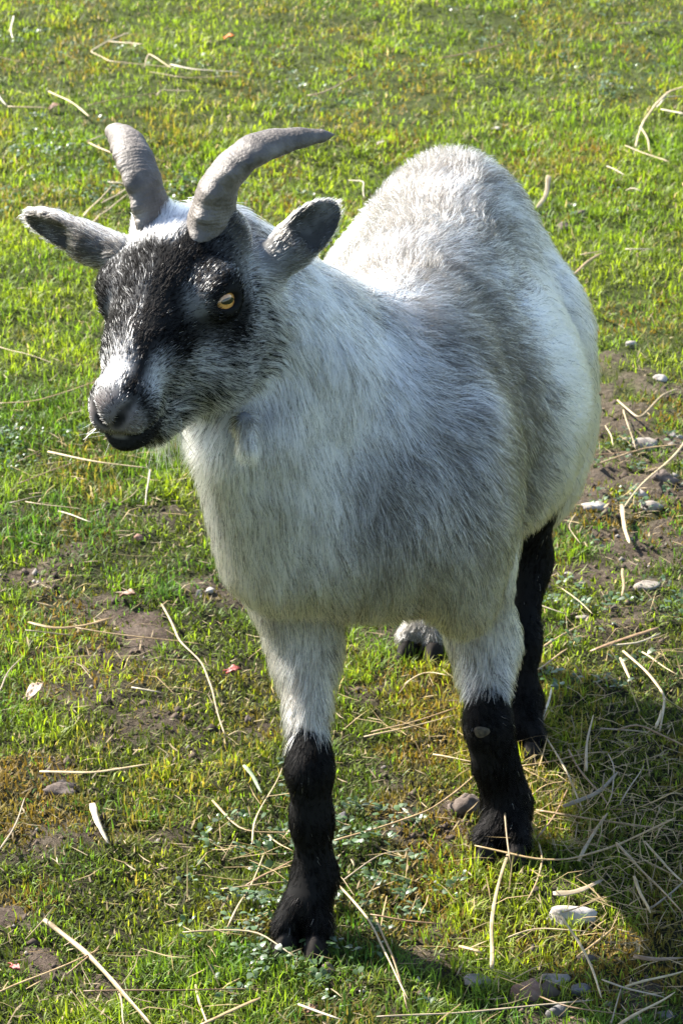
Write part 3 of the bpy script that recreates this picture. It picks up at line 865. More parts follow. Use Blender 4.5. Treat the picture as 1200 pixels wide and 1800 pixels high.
def grow(N, seed):
    g = np.random.default_rng(seed)
    T = np.concatenate((GF[:, [0, 1, 2]], GF[:, [0, 2, 3]]))
    A = np.linalg.norm(np.cross(GV[T[:, 1]] - GV[T[:, 0]], GV[T[:, 2]] - GV[T[:, 0]]), axis=1)
    c = GV[T].mean(1)
    sh = ((c - H_O) @ H_AX.T)
    headw = (np.abs(sh[:, 1]) < 0.13) & (sh[:, 0] > -0.05) & (sh[:, 2] > -0.15) & (c[:, 2] > 0.44)
    A = A * np.where(headw, 3.2, 1.0) * np.where(c[:, 2] < 0.17, 1.8, 1.0)
    ti = np.sort(g.choice(len(T), N, p=A / A.sum()))
    a, b = g.random(N), g.random(N)
    f = a + b > 1; a[f], b[f] = 1 - a[f], 1 - b[f]
    w3 = np.stack((1 - a - b, a, b), 1)[..., None]
    P = (GV[T[ti]] * w3).sum(1); Nn = (GN[T[ti]] * w3).sum(1)
    Nn /= np.linalg.norm(Nn, axis=1)[:, None]
    dark, tint, ln, d, lift, nohair = coat(P, Nn)
    sh2 = ((P - H_O) @ H_AX.T)
    onhead = (sh2[:, 0] > 0.012) & (sh2[:, 2] > -0.118) & (np.abs(sh2[:, 1]) < 0.06)
    keep = ~nohair & (ln > 0.0012)
    onhead = onhead[keep]
    P, Nn, dark, tint, ln, d, lift = (x[keep] for x in (P, Nn, dark, tint, ln, d, lift))
    n = len(P)
    # swirl: locks that wander a little
    wv = np.stack([noise3(P, 26, 31 + i) - 0.5 for i in range(3)], 1) * 1.0 + np.stack([noise3(P, 11, 36 + i) - 0.5 for i in range(3)], 1) * 0.8 + np.stack([noise3(P, 90, 41 + i) - 0.5 for i in range(3)], 1) * 0.9
    d = d / (np.linalg.norm(d, axis=1)[:, None] + 1e-9) + wv * 0.75 + g.normal(0, 0.13, (n, 3))
    d = d - (d * Nn).sum(1)[:, None] * Nn
    d /= np.linalg.norm(d, axis=1)[:, None] + 1e-9
    lift = np.clip(lift + g.normal(0, 0.10, n) + (noise3(P, 45, 51) - 0.5) * 0.3, 0.08, 1.2)
    ln = ln * g.uniform(0.6, 1.12, n) * (0.85 + 0.3 * noise3(P, 30, 52))
    dir0 = d * np.cos(lift)[:, None] + Nn * np.sin(lift)[:, None]
    dir1 = d * np.cos(lift * 0.35)[:, None] + Nn * np.sin(lift * 0.35)[:, None] + np.array((0, 0, -0.22))
    dir1 /= np.linalg.norm(dir1, axis=1)[:, None]
    p0 = P - Nn * 0.001
    p1 = p0 + dir0 * (ln * 0.33)[:, None]
    mid = dir0 + dir1; mid /= np.linalg.norm(mid, axis=1)[:, None]
    p2 = p1 + mid * (ln * 0.34)[:, None]
    p3 = p2 + dir1 * (ln * 0.34)[:, None]
    # clumping: tips lean towards the tip of one hair of the same small cell
    jit = np.stack([noise3(P, 60, 61 + i) for i in range(3)], 1) * 0.008
    cell = np.floor((P + jit) / np.clip(ln * 0.32, 0.002, 0.0075).mean()).astype(np.int64)
    key = (cell[:, 0] * 73856093) ^ (cell[:, 1] * 19349663) ^ (cell[:, 2] * 83492791)
    _, first, inv = np.unique(key, return_index=True, return_inverse=True)
    gd = first[inv.ravel()]
    ck = ((0.30 + 0.4 * g.random(n)) * np.where(onhead, 0.4, 1.0))[:, None]
    rel = (p3[gd] - p0[gd]) * (ln / np.maximum(ln[gd], 1e-4))[:, None]
    tgt = p3[gd] * 0.6 + (p0 + rel) * 0.4
    far = (np.linalg.norm(tgt - p3, axis=1) > 0.012)[:, None]
    ck = np.where(far, 0, ck)
    p3 = p3 + (tgt - p3) * ck; p2 = p2 + ((tgt - p3) * 0.33 + (p2[gd] - p2) * 0.15) * ck * (~far)
    isd = g.random(n) < dark
    shade = g.uniform(0.75, 1.0, n)[:, None]
    dcol = np.where(((dark > 0.97) | onhead)[:, None], np.array((0.0013, 0.0012, 0.0012)), np.array((0.068, 0.062, 0.055)))
    col = np.where(isd[:, None], dcol * g.uniform(0.6, 1.6, n)[:, None], tint * shade)
    rad = np.clip(ln * 0.012, 0.00013, 0.00020) * g.uniform(0.8, 1.2, n)
    return np.stack((p0, p1, p2, p3), 1), col, rad

def fur_object(name, pts, col, rad, mat):
    n = len(pts)
    hc = bpy.data.hair_curves.new(name)
    hc.add_curves([4] * n)
    hc.attributes['position'].data.foreach_set('vector', np.ascontiguousarray(pts, np.float32).ravel())
    ra = hc.attributes.get('radius') or hc.attributes.new('radius', 'FLOAT', 'POINT')
    ra.data.foreach_set('value', (rad[:, None] * np.array((1.0, 0.95, 0.75, 0.25))).astype(np.float32).ravel())
    ca = hc.attributes.new('hair_color', 'FLOAT_COLOR', 'CURVE')
    c4 = np.ones((n, 4), np.float32); c4[:, :3] = col
    ca.data.foreach_set('color', c4.ravel())
    hc.materials.append(mat)
    o = bpy.data.objects.new(name, hc)
    COL.objects.link(o); under_goat(o)
    return o
m = NT('goat_fur')
hb = m.add('ShaderNodeBsdfHairPrincipled')
hb.parametrization = 'COLOR'
at = m.add('ShaderNodeAttribute', attribute_name='hair_color')
m.link(at.outputs['Color'], hb.inputs['Color'])
hb.inputs['Roughness'].default_value = 0.38
hb.inputs['Radial Roughness'].default_value = 0.55
hb.inputs['Random Roughness'].default_value = 0.3
bw = m.add('ShaderNodeRGBToBW'); m.link(at.outputs['Color'], bw.inputs['Color'])
mr = m.add('ShaderNodeMapRange'); mr.inputs['From Max'].default_value = 0.4; mr.inputs['To Min'].default_value = 1.08; mr.inputs['To Max'].default_value = 1.45
m.link(bw.outputs['Val'], mr.inputs['Value']); m.link(mr.outputs['Result'], hb.inputs['IOR'])
m.link(hb.outputs['BSDF'], m.out.inputs['Surface'])
FUR = m.m
def strands(C, d, L, spread, n, col, seed):
    g = np.random.default_rng(seed)
    p0 = C + g.normal(0, 1, (n, 3)) * np.array(spread)
    dd = np.asarray(d) + g.normal(0, 0.22, (n, 3)); l = L * g.uniform(0.5, 1.1, n)[:, None]
    cv = g.normal(0, 0.25, (n, 3))
    P = np.stack((p0, p0 + dd * l * 0.33, p0 + dd * l * 0.66 + cv * l * 0.2, p0 + dd * l + cv * l * 0.5), 1)
    return P, np.tile(np.array(col), (n, 1)) * g.uniform(0.7, 1.1, n)[:, None], g.uniform(0.00012, 0.0002, n)
if PREV != '1':
    fur_object('beard', *strands(HP(0.095, 0.0, -0.115), (0.05, 0.02, -0.95), 0.034, (0.007, 0.007, 0.004), 130, (0.75, 0.72, 0.66), 21), FUR)
    fur_object('whiskers', *[np.concatenate(x) for x in zip(strands(HP(0.14, -0.012, -0.085), (-0.75, -0.5, -0.35), 0.022, (0.006, 0.004, 0.004), 14, (0.6, 0.6, 0.6), 22), strands(HP(0.13, 0.02, -0.085), (0.35, -0.7, -0.6), 0.018, (0.006, 0.004, 0.004), 12, (0.5, 0.5, 0.5), 23))], FUR)
    fur_object('fur', *grow(400000, 3), FUR)
# ================================================================== straw, stones and leaves on the ground
def streak_mat(name, dark, light, rough=0.5, spec=0.4):
    m = NT(name); m.set(Roughness=rough, Specular_IOR_Level=spec)
    a = m.noise(130, 5, 0.6); r = m.ramp(a.outputs['Fac'], [(0.3, dark), (0.7, light)])
    oi = m.add('ShaderNodeObjectInfo'); hs = m.add('ShaderNodeHueSaturation')
    mr = m.add('ShaderNodeMapRange'); mr.inputs['To Min'].default_value = 0.72; mr.inputs['To Max'].default_value = 1.15
    m.link(oi.outputs['Random'], mr.inputs['Value']); m.link(mr.outputs['Result'], hs.inputs['Value'])
    m.link(r.outputs['Color'], hs.inputs['Color']); m.link(hs.outputs['Color'], m.bsdf.inputs['Base Color'])
    b = m.noise(700, 3); m.bump(b.outputs['Fac'], 0.25, 0.0006)
    return m.m
MS = {'gold': streak_mat('straw_gold', (0.22, 0.14, 0.06), (0.38, 0.27, 0.135)),
      'pale': streak_mat('straw_pale', (0.28, 0.20, 0.10), (0.44, 0.345, 0.20)),
      'brown': streak_mat('straw_brown', (0.13, 0.075, 0.036), (0.26, 0.165, 0.08)),
      'grey': streak_mat('straw_grey', (0.19, 0.145, 0.09), (0.33, 0.265, 0.175)),
      'white': streak_mat('husk_white', (0.33, 0.27, 0.18), (0.50, 0.43, 0.31)),
      'green': streak_mat('leaf_silver_green', (0.10, 0.14, 0.065), (0.24, 0.28, 0.17))}
srng = np.random.default_rng(99)
def straw(px, w, mat, label, flat=0.6, lift=0.010, ends=None, name='straw', cat='straw', group='pieces of straw on the grass'):
    """px: photo pixels along the stalk; each is set on the ground at the height of the grass, ends may be raised"""
    n = len(px)
    if px[0][1] < 500: w *= 1.3; lift = 0.015   # the far grass stands a little higher
    else: lift += 0.002
    lf = [lift * srng.uniform(0.7, 1.3) for _ in px]
    if ends: lf = [lf[i] + ends[i] for i in range(n)]
    P = [on_ground(u, v, z) for (u, v), z in zip(px, lf)]
    C = []
    for i in range(n - 1):
        seg = max(3, int(np.linalg.norm(P[i + 1] - P[i]) / 0.009))
        for k in range(seg): C.append(P[i] + (P[i + 1] - P[i]) * k / seg)
    C.append(P[-1]); C = np.array(C)
    if len(C) > 4:
        for _ in range(2): C[1:-1] = C[1:-1] * 0.5 + (C[:-2] + C[2:]) * 0.25
    L = np.linspace(0, 1, len(C))
    side = unit(np.cross(C[-1] - C[0], (0, 0, 1.0)))
    f = srng.uniform(3, 7); ph = srng.uniform(0, 6)
    C += side * (np.sin(L * f + ph) * 0.0010 * np.linalg.norm(C[-1] - C[0]) / 0.08)[:, None]
    C[:, 2] = np.maximum(C[:, 2], ground_z(C[:, 0], C[:, 1]) + 0.003)
    org = P[0] * 0 + np.array((C[0, 0], C[0, 1], ground_z(C[0, 0], C[0, 1])))
    T = np.gradient(C, axis=0); T /= np.linalg.norm(T, axis=1)[:, None] + 1e-9
    K = 7; V, F = [], []
    roll0 = srng.uniform(-0.5, 0.5); rollr = srng.uniform(-0.8, 0.8)
    wm = w * 0.001 / 2
    for i in range(len(C)):
        up = np.array((0, 0, 1.0)); up = up - (up @ T[i]) * T[i]; up = unit(up); sd = np.cross(T[i], up)
        a = roll0 + rollr * L[i]; sd, up = sd * math.cos(a) + up * math.sin(a), up * math.cos(a) - sd * math.sin(a)
        tp = 1.0 - 0.35 * L[i]
        if i == 0: tp *= 0.75
        if i == len(C) - 1: tp *= 0.4
        tp *= 1 + 0.10 * math.sin(17 * L[i] + ph)
        for k in range(K):
            t = 2 * math.pi * k / K
            V.append(C[i] - org + sd * wm * tp * math.cos(t) + up * max(0.00022, wm * tp * flat) * math.sin(t))
        if i:
            for k in range(K):
                p, q = (i - 1) * K + k, (i - 1) * K + (k + 1) % K
                F.append((p, q, q + K, p + K))
    F.append(tuple(range(K - 1, -1, -1))); F.append(tuple(range(len(V) - K, len(V))))
    o = mesh_obj(name, V, F, MS[mat]); o.location = org
    return tag(o, label, cat, group)
def S(label, w, mat, *px, **kw): return straw(list(px), w, mat, label, **kw)
# --- far grass, behind the horns
S('long pale straw bent twice behind the horns, farthest bundle', 2.6, 'pale', (228, 58), (190, 73), (156, 93), (190, 108), (305, 118))
S('short straw crossing the bent stalk at the far bundle', 2.2, 'pale', (193, 73), (252, 78))
S('broad whitish straw lying level in the far bundle above the black mask', 4.2, 'white', (300, 113), (345, 122), (425, 126), flat=0.25)
S('slanting straw running down into the broad whitish one', 2.6, 'pale', (262, 95), (303, 119))
S('tiny stub of straw standing at the far bundle', 2.0, 'pale', (262, 95), (253, 122))
S('curly thin straw under the far bundle', 2.0, 'pale', (263, 127), (325, 137), (430, 132))
S('single straw upright near the top corner beside the grass edge', 2.4, 'white', (22, 28), (22, 68))
S('short thick straw cut off by the edge above the ear', 3.2, 'pale', (-8, 99), (47, 111), flat=0.35)
S('whitish straw stub at the edge above the dark ear', 2.8, 'white', (-4, 165), (13, 187))
S('level straw leading to the brown leaf above the ear', 2.4, 'pale', (14, 187), (84, 189))
S('knobbly pale straw slanting beside the brown leaf', 3.4, 'pale', (88, 160), (120, 177), (160, 204), flat=0.4)
S('thin tan straw rising towards a bent tip behind the horns', 2.4, 'gold', (155, 185), (210, 173), (278, 163))
S('hooked pale straw end behind the horns', 2.2, 'pale', (276, 168), (282, 158), (343, 160))
S('faint thin straw in the farthest corner of the pasture', 1.8, 'grey', (0, 25), (70, 10))
S('tan straw with a white end beyond the upper horn tip', 2.6, 'gold', (540, 168), (562, 166), (600, 146), (630, 132))
S('long brown stalk in the far grass beyond the rump', 2.4, 'brown', (770, 103), (830, 92), (890, 76))
S('faint brown stalk in the far grass at the top edge', 2.4, 'brown', (1080, 42), (1188, 35))
S('large curved straw like a sickle at the edge beyond the rump', 3.6, 'pale', (1206, 150), (1170, 160), (1147, 180), (1130, 212), (1122, 258))
S('fork of straw at the foot of the sickle-shaped one', 2.8, 'pale', (1127, 222), (1142, 266))
S('small bent straw inside the sickle-shaped one', 3.0, 'white', (1152, 188), (1170, 170), (1200, 169))
S('broad white straw stub at the edge below the bent one', 3.4, 'white', (1160, 192), (1204, 200), flat=0.3)
S('straight pale straw slanting below the sickle-shaped one', 2.6, 'pale', (1097, 256), (1175, 285))
S('short white straw below the straight slanting one', 2.8, 'white', (1067, 292), (1100, 309))
S('curled white straw scrap near the short white one', 2.6, 'white', (1100, 335), (1112, 329), (1128, 338))
S('creamy curled husk standing just off the rump', 6.5, 'pale', (966, 310), (963, 335), (943, 366), flat=0.22, name='straw_husk', cat='husk')
S('thin angular straw between the horn tip and the back', 1.8, 'white', (610, 317), (638, 318), (641, 347))
S('tan straw slanting out from behind the flank', 3.0, 'gold', (1008, 482), (1030, 462), (1058, 444))
S('pale thin straw lying above the slanting one by the flank', 2.2, 'pale', (1020, 448), (1060, 440))
S('level white straw at the edge beside the flank', 2.6, 'white', (1098, 438), (1148, 438))
# --- around the horn and ear
S('bent straw beside the smaller horn, longest of the loop', 3.0, 'pale', (150, 380), (176, 347), (194, 327))
S('short level straw touching the smaller horn', 2.8, 'white', (190, 320), (228, 323))
S('straw crossing the loop beside the smaller horn', 2.4, 'pale', (181, 357), (228, 328))
S('lowest curled straw of the loop beside the smaller horn', 2.4, 'pale', (160, 392), (178, 376), (190, 372), (226, 340))
S('straw ending at the tip of the smaller horn', 2.4, 'pale', (153, 249), (183, 237))
S('tan straw passing behind the smaller horn', 2.2, 'gold', (155, 251), (217, 277))
# --- beside the face
S('thin pale straw at the edge level with the eyes', 1.9, 'pale', (-5, 608), (45, 622), (97, 640))
S('long thin tan straw curving towards the muzzle', 1.7, 'gold', (-5, 707), (60, 706), (115, 690), (172, 668))
S('thick pale straw running under the chin', 2.9, 'pale', (84, 794), (170, 811), (262, 823))
S('short straw dropping from the one under the chin', 2.2, 'white', (262, 826), (258, 888))
S('thin brown straw crossing the thick one under the chin', 1.7, 'brown', (30, 850), (124, 816), (204, 797))
S('tan straw end slanting up to the thick one under the chin', 1.9, 'gold', (30, 812), (73, 791))
S('grey-white straw at the edge below the chin straws', 2.6, 'grey', (17, 884), (78, 870))
S('thin straw beside the grey-white one below the chin', 1.7, 'pale', (45, 882), (150, 896))
S('short thick white straw below the chin straws', 2.9, 'white', (104, 898), (162, 918))
# --- middle ground beside the forelegs
S('tan flattened stalk over the bare earth beside the chest', 3.6, 'gold', (50, 1094), (94, 1105), (150, 1100), (200, 1086), flat=0.3)
S('split grey straw under the tan flattened stalk', 2.3, 'grey', (45, 1108), (135, 1117))
S('long straight straw lying across the bare earth beside the chest', 2.0, 'gold', (133, 1103), (245, 1119), (358, 1134))
S('golden straw bent at a knee reaching down beside the foreleg', 2.4, 'pale', (281, 1062), (309, 1127), (356, 1165), (380, 1212), (399, 1291))
S('short whitish straw in the grass under the bare earth', 2.0, 'white', (231, 1208), (286, 1217))
S('thin grey straw at the edge near the dry leaf', 1.8, 'grey', (-3, 1216), (22, 1172), (40, 1152))
S('tiny angular straw at the end of the golden bent one', 1.8, 'pale', (402, 1292), (420, 1283), (438, 1291))
S('pale flat reed half brown lying beside the leg', 3.4, 'pale', (70, 1356), (165, 1360), (262, 1342), flat=0.35)
S('thin forked straw leaning at the edge', 2.0, 'grey', (2, 1492), (25, 1450), (46, 1402))
S('bright white split husk pointing at the hollow', 6.5, 'white', (163, 1412), (172, 1440), (188, 1482), flat=0.14, name='straw_husk', cat='husk')
S('tan stalk bent towards the black shin', 3.0, 'gold', (372, 1408), (402, 1440), (430, 1461), (516, 1463))
S('thin straw crossing the stalk bent towards the shin', 1.9, 'pale', (442, 1482), (448, 1450), (470, 1402), (493, 1350))
S('silvery grass leaf drooping beside the black shin', 4.2, 'green', (427, 1345), (447, 1366), (461, 1394), flat=0.10, name='grass_leaf', cat='leaf')
S('curved straw under the stalk bent towards the shin', 1.8, 'gold', (470, 1466), (488, 1482), (516, 1497))
S('reddish stalk sloping down from the black shin', 2.7, 'brown', (432, 1556), (470, 1536), (517, 1510))
S('whitish straw lying level beside the fetlock', 2.2, 'pale', (388, 1562), (512, 1549))
S('thin straw leaning over the level one beside the fetlock', 1.9, 'pale', (402, 1630), (418, 1590), (436, 1560), (462, 1500))
S('straw bent beside the toes of the near forefoot', 2.0, 'pale', (320, 1640), (400, 1634), (456, 1636), (522, 1683))
S('heavy pale reed slanting out of the lower corner', 4.6, 'pale', (82, 1615), (115, 1643), (150, 1675), (210, 1745), (268, 1806), flat=0.4)
S('tan straw crossing the heavy pale reed', 2.4, 'gold', (-5, 1747), (80, 1710), (174, 1669))
S('thin straw beside the crossing of the heavy reed', 1.7, 'brown', (118, 1712), (160, 1680), (174, 1662))
S('long straight brown stalk lying level along the bottom edge', 2.4, 'brown', (147, 1742), (300, 1743), (462, 1736))
S('short straw standing across the level brown stalk', 2.2, 'pale', (344, 1731), (364, 1802))
S('thick golden reed end at the bottom edge', 4.4, 'gold', (352, 1802), (415, 1771), (459, 1754), flat=0.4)
S('thin straw rising from the bottom edge by the heavy reed', 1.7, 'pale', (204, 1724), (221, 1804))
S('straw scrap at the bottom edge between reed and forefoot', 2.6, 'white', (524, 1765), (602, 1793))
# --- between the forelegs
S('frayed golden stalk pointing at the woolly knee', 2.8, 'gold', (652, 1287), (720, 1270), (802, 1244))
S('second frayed stalk along the one pointing at the knee', 2.0, 'pale', (640, 1296), (700, 1282), (800, 1256))
S('arched straw below the brisket', 1.9, 'pale', (710, 1203), (727, 1190), (750, 1180), (790, 1188))
S('very long brown stalk reaching from one foreleg to the other', 3.0, 'gold', (586, 1476), (680, 1448), (750, 1425), (800, 1394), (842, 1360))
S('thin straw ending behind the callused knee', 2.2, 'pale', (760, 1326), (800, 1333), (848, 1342))
S('short white chip of straw beside the very long stalk', 3.6, 'white', (704, 1417), (726, 1439), flat=0.3)
S('straw pair slanting from the toes of the near forefoot, upper one', 2.2, 'pale', (592, 1558), (650, 1622), (690, 1690), (720, 1756))
S('straw pair slanting from the toes of the near forefoot, lower one', 2.4, 'gold', (664, 1612), (690, 1680), (712, 1775))
S('short brown stalk lying level between the forefeet', 2.8, 'brown', (650, 1608), (715, 1618), (777, 1625))
S('thin curved grey stem between the forefeet', 1.6, 'grey', (604, 1546), (640, 1517), (675, 1497), (727, 1496))
S('small orange scrap of stalk before the far forefoot', 3.2, 'gold', (806, 1663), (840, 1671), (846, 1676), flat=0.4)
# --- around the far foreleg
S('thin stalk standing bent in front of the black foreleg', 2.1, 'gold', (840, 1357), (877, 1370), (887, 1403), (898, 1518), ends=[0.03, 0.035, 0.03, 0.0])
S('tall dry grass blade leaning away from the black forefoot', 3.6, 'pale', (857, 1703), (860, 1633), (880, 1563), (897, 1487), (917, 1455), flat=0.25)
S('long tan stalk lying across the toes of the black forefoot', 2.8, 'gold', (835, 1488), (943, 1513), (1000, 1513), (1080, 1487), (1183, 1436))
S('long pale straw rising past the black hind foot', 2.5, 'pale', (910, 1263), (937, 1273), (980, 1333), (1003, 1367), (1028, 1424))
S('single yellow-green blade standing upright beside the forefoot', 3.0, 'pale', (1027, 1355), (1033, 1310), (1040, 1257), flat=0.3)
S('tan straw running from the forefoot to the tangle', 2.6, 'gold', (913, 1347), (967, 1338), (1020, 1326), (1068, 1322))
S('brown straw crossing steeply through the tangle', 2.2, 'brown', (997, 1317), (1030, 1367), (1068, 1418))
S('bent straw at the edge of the tangle beside the forefoot', 2.2, 'gold', (932, 1398), (957, 1378), (1002, 1373))
S('pinkish straw leaning across the bent one in the tangle', 2.3, 'brown', (945, 1472), (973, 1430), (1001, 1383))
S('thick greyish stalk rising in the tangle', 4.4, 'grey', (990, 1418), (1050, 1393), (1085, 1358), flat=0.45)
S('long tan stalk running level through the tangle', 3.0, 'gold', (942, 1423), (1033, 1441), (1117, 1452), (1185, 1458))
S('folded straw leaf standing on the long level stalk', 3.6, 'pale', (1018, 1514), (1047, 1453), (1065, 1429), flat=0.3)
S('straw lying beyond the tangle with a pale tip', 2.4, 'grey', (1055, 1280), (1137, 1287))
S('brown stalk at the edge beyond the tangle', 2.6, 'brown', (1083, 1284), (1120, 1270), (1202, 1312))
S('upright straw stub at the edge beyond the tangle', 3.0, 'pale', (1152, 1280), (1161, 1248))
S('thin grey stem curling through the tangle', 1.5, 'grey', (1066, 1325), (1083, 1350), (1075, 1395), (1062, 1418))
S('grey wisp standing in the shaded grass', 1.4, 'grey', (1090, 1415), (1108, 1380), (1130, 1345))
S('heavy brown reed sloping down to the edge', 4.2, 'gold', (1080, 1482), (1120, 1527), (1167, 1567), (1204, 1606), flat=0.5)
S('pale straw above the heavy brown reed', 2.8, 'pale', (1134, 1479), (1167, 1523), (1204, 1552))
S('straw lying between the heavy reed and the pale one', 2.6, 'gold', (1132, 1512), (1188, 1541))
S('short flat straw under the heavy brown reed', 3.4, 'pale', (1112, 1540), (1126, 1570), (1141, 1605), flat=0.3)
S('straw at the edge crossing under the heavy reed', 2.4, 'grey', (1142, 1598), (1204, 1548))
S('broad grey flattened leaf beside the white stone', 6.5, 'grey', (972, 1571), (1000, 1570), (1030, 1560), (1060, 1546), flat=0.10, name='dry_grass_leaf', cat='leaf')
S('thin straw lying across the top of the white stone', 1.7, 'gold', (990, 1604), (1062, 1576), ends=[0.022, 0.012])
S('knotted straw in front of the white stone', 2.2, 'pale', (894, 1648), (940, 1630), (990, 1633), (1034, 1638))
S('long thin straw running down from the white stone', 2.4, 'pale', (984, 1609), (1017, 1660), (1038, 1705), (1056, 1754), ends=[0.02, 0, 0, 0])
S('tan straw crossing the one running from the white stone', 2.0, 'gold', (1012, 1684), (1078, 1629))
S('thin curled straw below the forefoot toes', 2.0, 'gold', (947, 1480), (957, 1510), (943, 1550), (922, 1584))
S('straw at the edge above the lower stones', 2.4, 'pale', (1098, 1734), (1204, 1706))
S('grey straw under the one above the lower stones', 2.2, 'grey', (1056, 1722), (1110, 1740), (1168, 1754))
S('thick pale reed leaving the frame at the bottom by the stones', 4.0, 'pale', (1084, 1804), (1130, 1776), (1185, 1744), flat=0.5)
S('long grey stalk running behind the reddish stone', 2.6, 'grey', (662, 1789), (800, 1780), (933, 1765), (1042, 1757))
S('thin brown stalk in front of the reddish stone', 2.2, 'brown', (948, 1750), (1000, 1773), (1108, 1784))
S('twisted brown strip of bark at the edge above the stones', 5.0, 'brown', (1112, 1680), (1150, 1688), (1200, 1684), flat=0.25, name='bark_strip', cat='bark')
S('grey wisp at the bottom among the lower stones', 1.6, 'grey', (1072, 1798), (1093, 1735))
# --- bare earth beside the flank
S('forked dry stalk on the bare earth beside the flank', 2.8, 'pale', (1084, 703), (1123, 737), (1162, 693), (1190, 682))
S('straw dropping from the forked dry stalk', 2.4, 'pale', (1097, 720), (1114, 790))
S('broad tan straw ending at the rounded stone by the flank', 3.2, 'gold', (1055, 813), (1134, 788), (1195, 781))
S('thin brown straw above the broad tan one', 1.8, 'brown', (1033, 801), (1126, 792))
S('long stiff straw slanting over the bare earth', 3.0, 'pale', (1206, 772), (1150, 832), (1095, 891))
S('flat yellow leaf hanging from the long stiff straw', 5.4, 'pale', (1089, 887), (1097, 920), (1106, 955), flat=0.12, name='dry_grass_leaf', cat='leaf')
S('curled yellow leaf tip beside the long stiff straw', 4.6, 'gold', (1062, 892), (1070, 882), (1089, 890), flat=0.15, name='dry_grass_leaf', cat='leaf')
S('crooked twig upright on the bare earth by the flank', 1.9, 'pale', (1064, 748), (1072, 764), (1078, 784))
S('whitish straw beside the black hind leg', 2.4, 'white', (940, 1062), (998, 1080))
S('thin straw crossing behind the whitish one by the hind leg', 1.6, 'pale', (988, 1034), (1042, 1079))
S('tan straw slanting up from the black hind leg', 2.6, 'gold', (933, 1147), (980, 1122), (1023, 1097))
S('shorter straw slanting parallel beside the black hind leg', 2.6, 'gold', (939, 1180), (998, 1140))
S('thick brown reed in the middle of the trampled straw', 5.2, 'brown', (1037, 1145), (1095, 1124), (1156, 1102), flat=0.4)
S('short pale straw under the thick brown reed', 3.4, 'pale', (1088, 1156), (1111, 1200), flat=0.35)
S('long kinked straw hanging down from the thick brown reed', 3.0, 'pale', (1097, 1144), (1134, 1179), (1163, 1222), (1161, 1286))
S('straight straw at the edge beside the kinked one', 2.2, 'pale', (1127, 1146), (1192, 1188))
S('thin wavy straw across the thick brown reed', 1.9, 'white', (1070, 1134), (1120, 1132), (1160, 1112))
S('short thick straw end standing in the bare patch', 3.4, 'gold', (1095, 1000), (1093, 1048), flat=0.5)
S('bent pale straw leaning beside the hind foot', 2.6, 'white', (949, 1277), (958, 1245), (969, 1209))
S('thin looping stem in the grass off the belly', 1.4, 'pale', (1013, 902), (998, 925), (1005, 940), (1018, 955))

# ------------------------------------------------------------------ stones
def stone_mat(name, dark, mid, light):
    m = NT(name); m.set(Roughness=0.85, Specular_IOR_Level=0.3)
    a = m.noise(70, 7, 0.65); r = m.ramp(a.outputs['Fac'], [(0.3, dark), (0.5, mid), (0.7, light)])
    m.link(r.outputs['Color'], m.bsdf.inputs['Base Color']); b = m.noise(300, 5, 0.7); m.bump(b.outputs['Fac'], 0.6, 0.0015)
    return m.m
MST = {'white': stone_mat('stone_chalk', (0.22, 0.19, 0.165), (0.34, 0.305, 0.27), (0.42, 0.39, 0.35)),
       'pale': stone_mat('stone_pale', (0.16, 0.13, 0.105), (0.24, 0.205, 0.17), (0.33, 0.29, 0.25)),
       'grey': stone_mat('stone_grey', (0.075, 0.07, 0.068), (0.12, 0.112, 0.108), (0.20, 0.19, 0.18)),
       'red': stone_mat('stone_red', (0.13, 0.068, 0.046), (0.21, 0.12, 0.085), (0.29, 0.19, 0.145)),
       'soil': stone_mat('earth_clod', (0.05, 0.036, 0.028), (0.10, 0.075, 0.06), (0.17, 0.135, 0.115))}
def stone(u, v, wpx, hpx, mat, label, seed, facets=1, name='stone', cat='stone', rot=0.0):
    p = on_ground(u, v)
    d = p[1] * math.cos(PITCH) + CAM_H * math.sin(PITCH)
    a = wpx / FPX * d / 2; hh = hpx / FPX * d / 2
    g = np.random.default_rng(seed); V, F = [], []
    nu, nv = 20, 12
    cut = [(unit(g.normal(0, 1, 3) + np.array((0, 0, 0.5))), g.uniform(0.55, 0.85)) for _ in range(facets * 2 + 1)]
    for j in range(nv + 1):
        th = math.pi * j / nv
        for i in range(nu):
            ph = 2 * math.pi * i / nu
            q = np.array((math.sin(th) * math.cos(ph), math.sin(th) * math.sin(ph), math.cos(th)))
            for nrm, k in cut:
                e = q @ nrm - k
                if e > 0: q = q - nrm * e * 0.9
            V.append(q)
    V = np.array(V)
    V *= (1 + 0.5 * (noise3(V + seed * 3.1, 1.4, seed) - 0.5) + 0.16 * (noise3(V + seed, 3.2, seed + 1) - 0.5))[:, None]
    if name == 'earth_clod': V *= (1 + 0.35 * (noise3(V + seed, 5.5, seed + 2) - 0.5))[:, None]
    V *= np.array((a, max(hh * 0.9, a * 0.6), max(hh * 0.95, a * 0.42)))
    c, s_ = math.cos(rot), math.sin(rot)
    V = V @ np.array(((c, s_, 0), (-s_, c, 0), (0, 0, 1.0)))
    for j in range(nv):
        for i in range(nu):
            F.append((j * nu + i, (j + 1) * nu + i, (j + 1) * nu + (i + 1) % nu, j * nu + (i + 1) % nu))
    o = mesh_obj(name, V, F, MST[mat]); o.location = (p[0], p[1], p[2] + max(hh * 0.95, a * 0.42) * 0.22)
    return tag(o, label, cat, 'stones and clods on the ground')
stone(1003, 1618, 100, 58, 'white', 'large cracked whitish stone half sunk in the grass by the forefoot', 1, 5)
stone(934, 1752, 78, 62, 'red', 'reddish brown angular stone at the bottom edge', 2, 5)
stone(838, 1728, 52, 30, 'pale', 'pale flat stone beside the reddish stone', 3, 2)
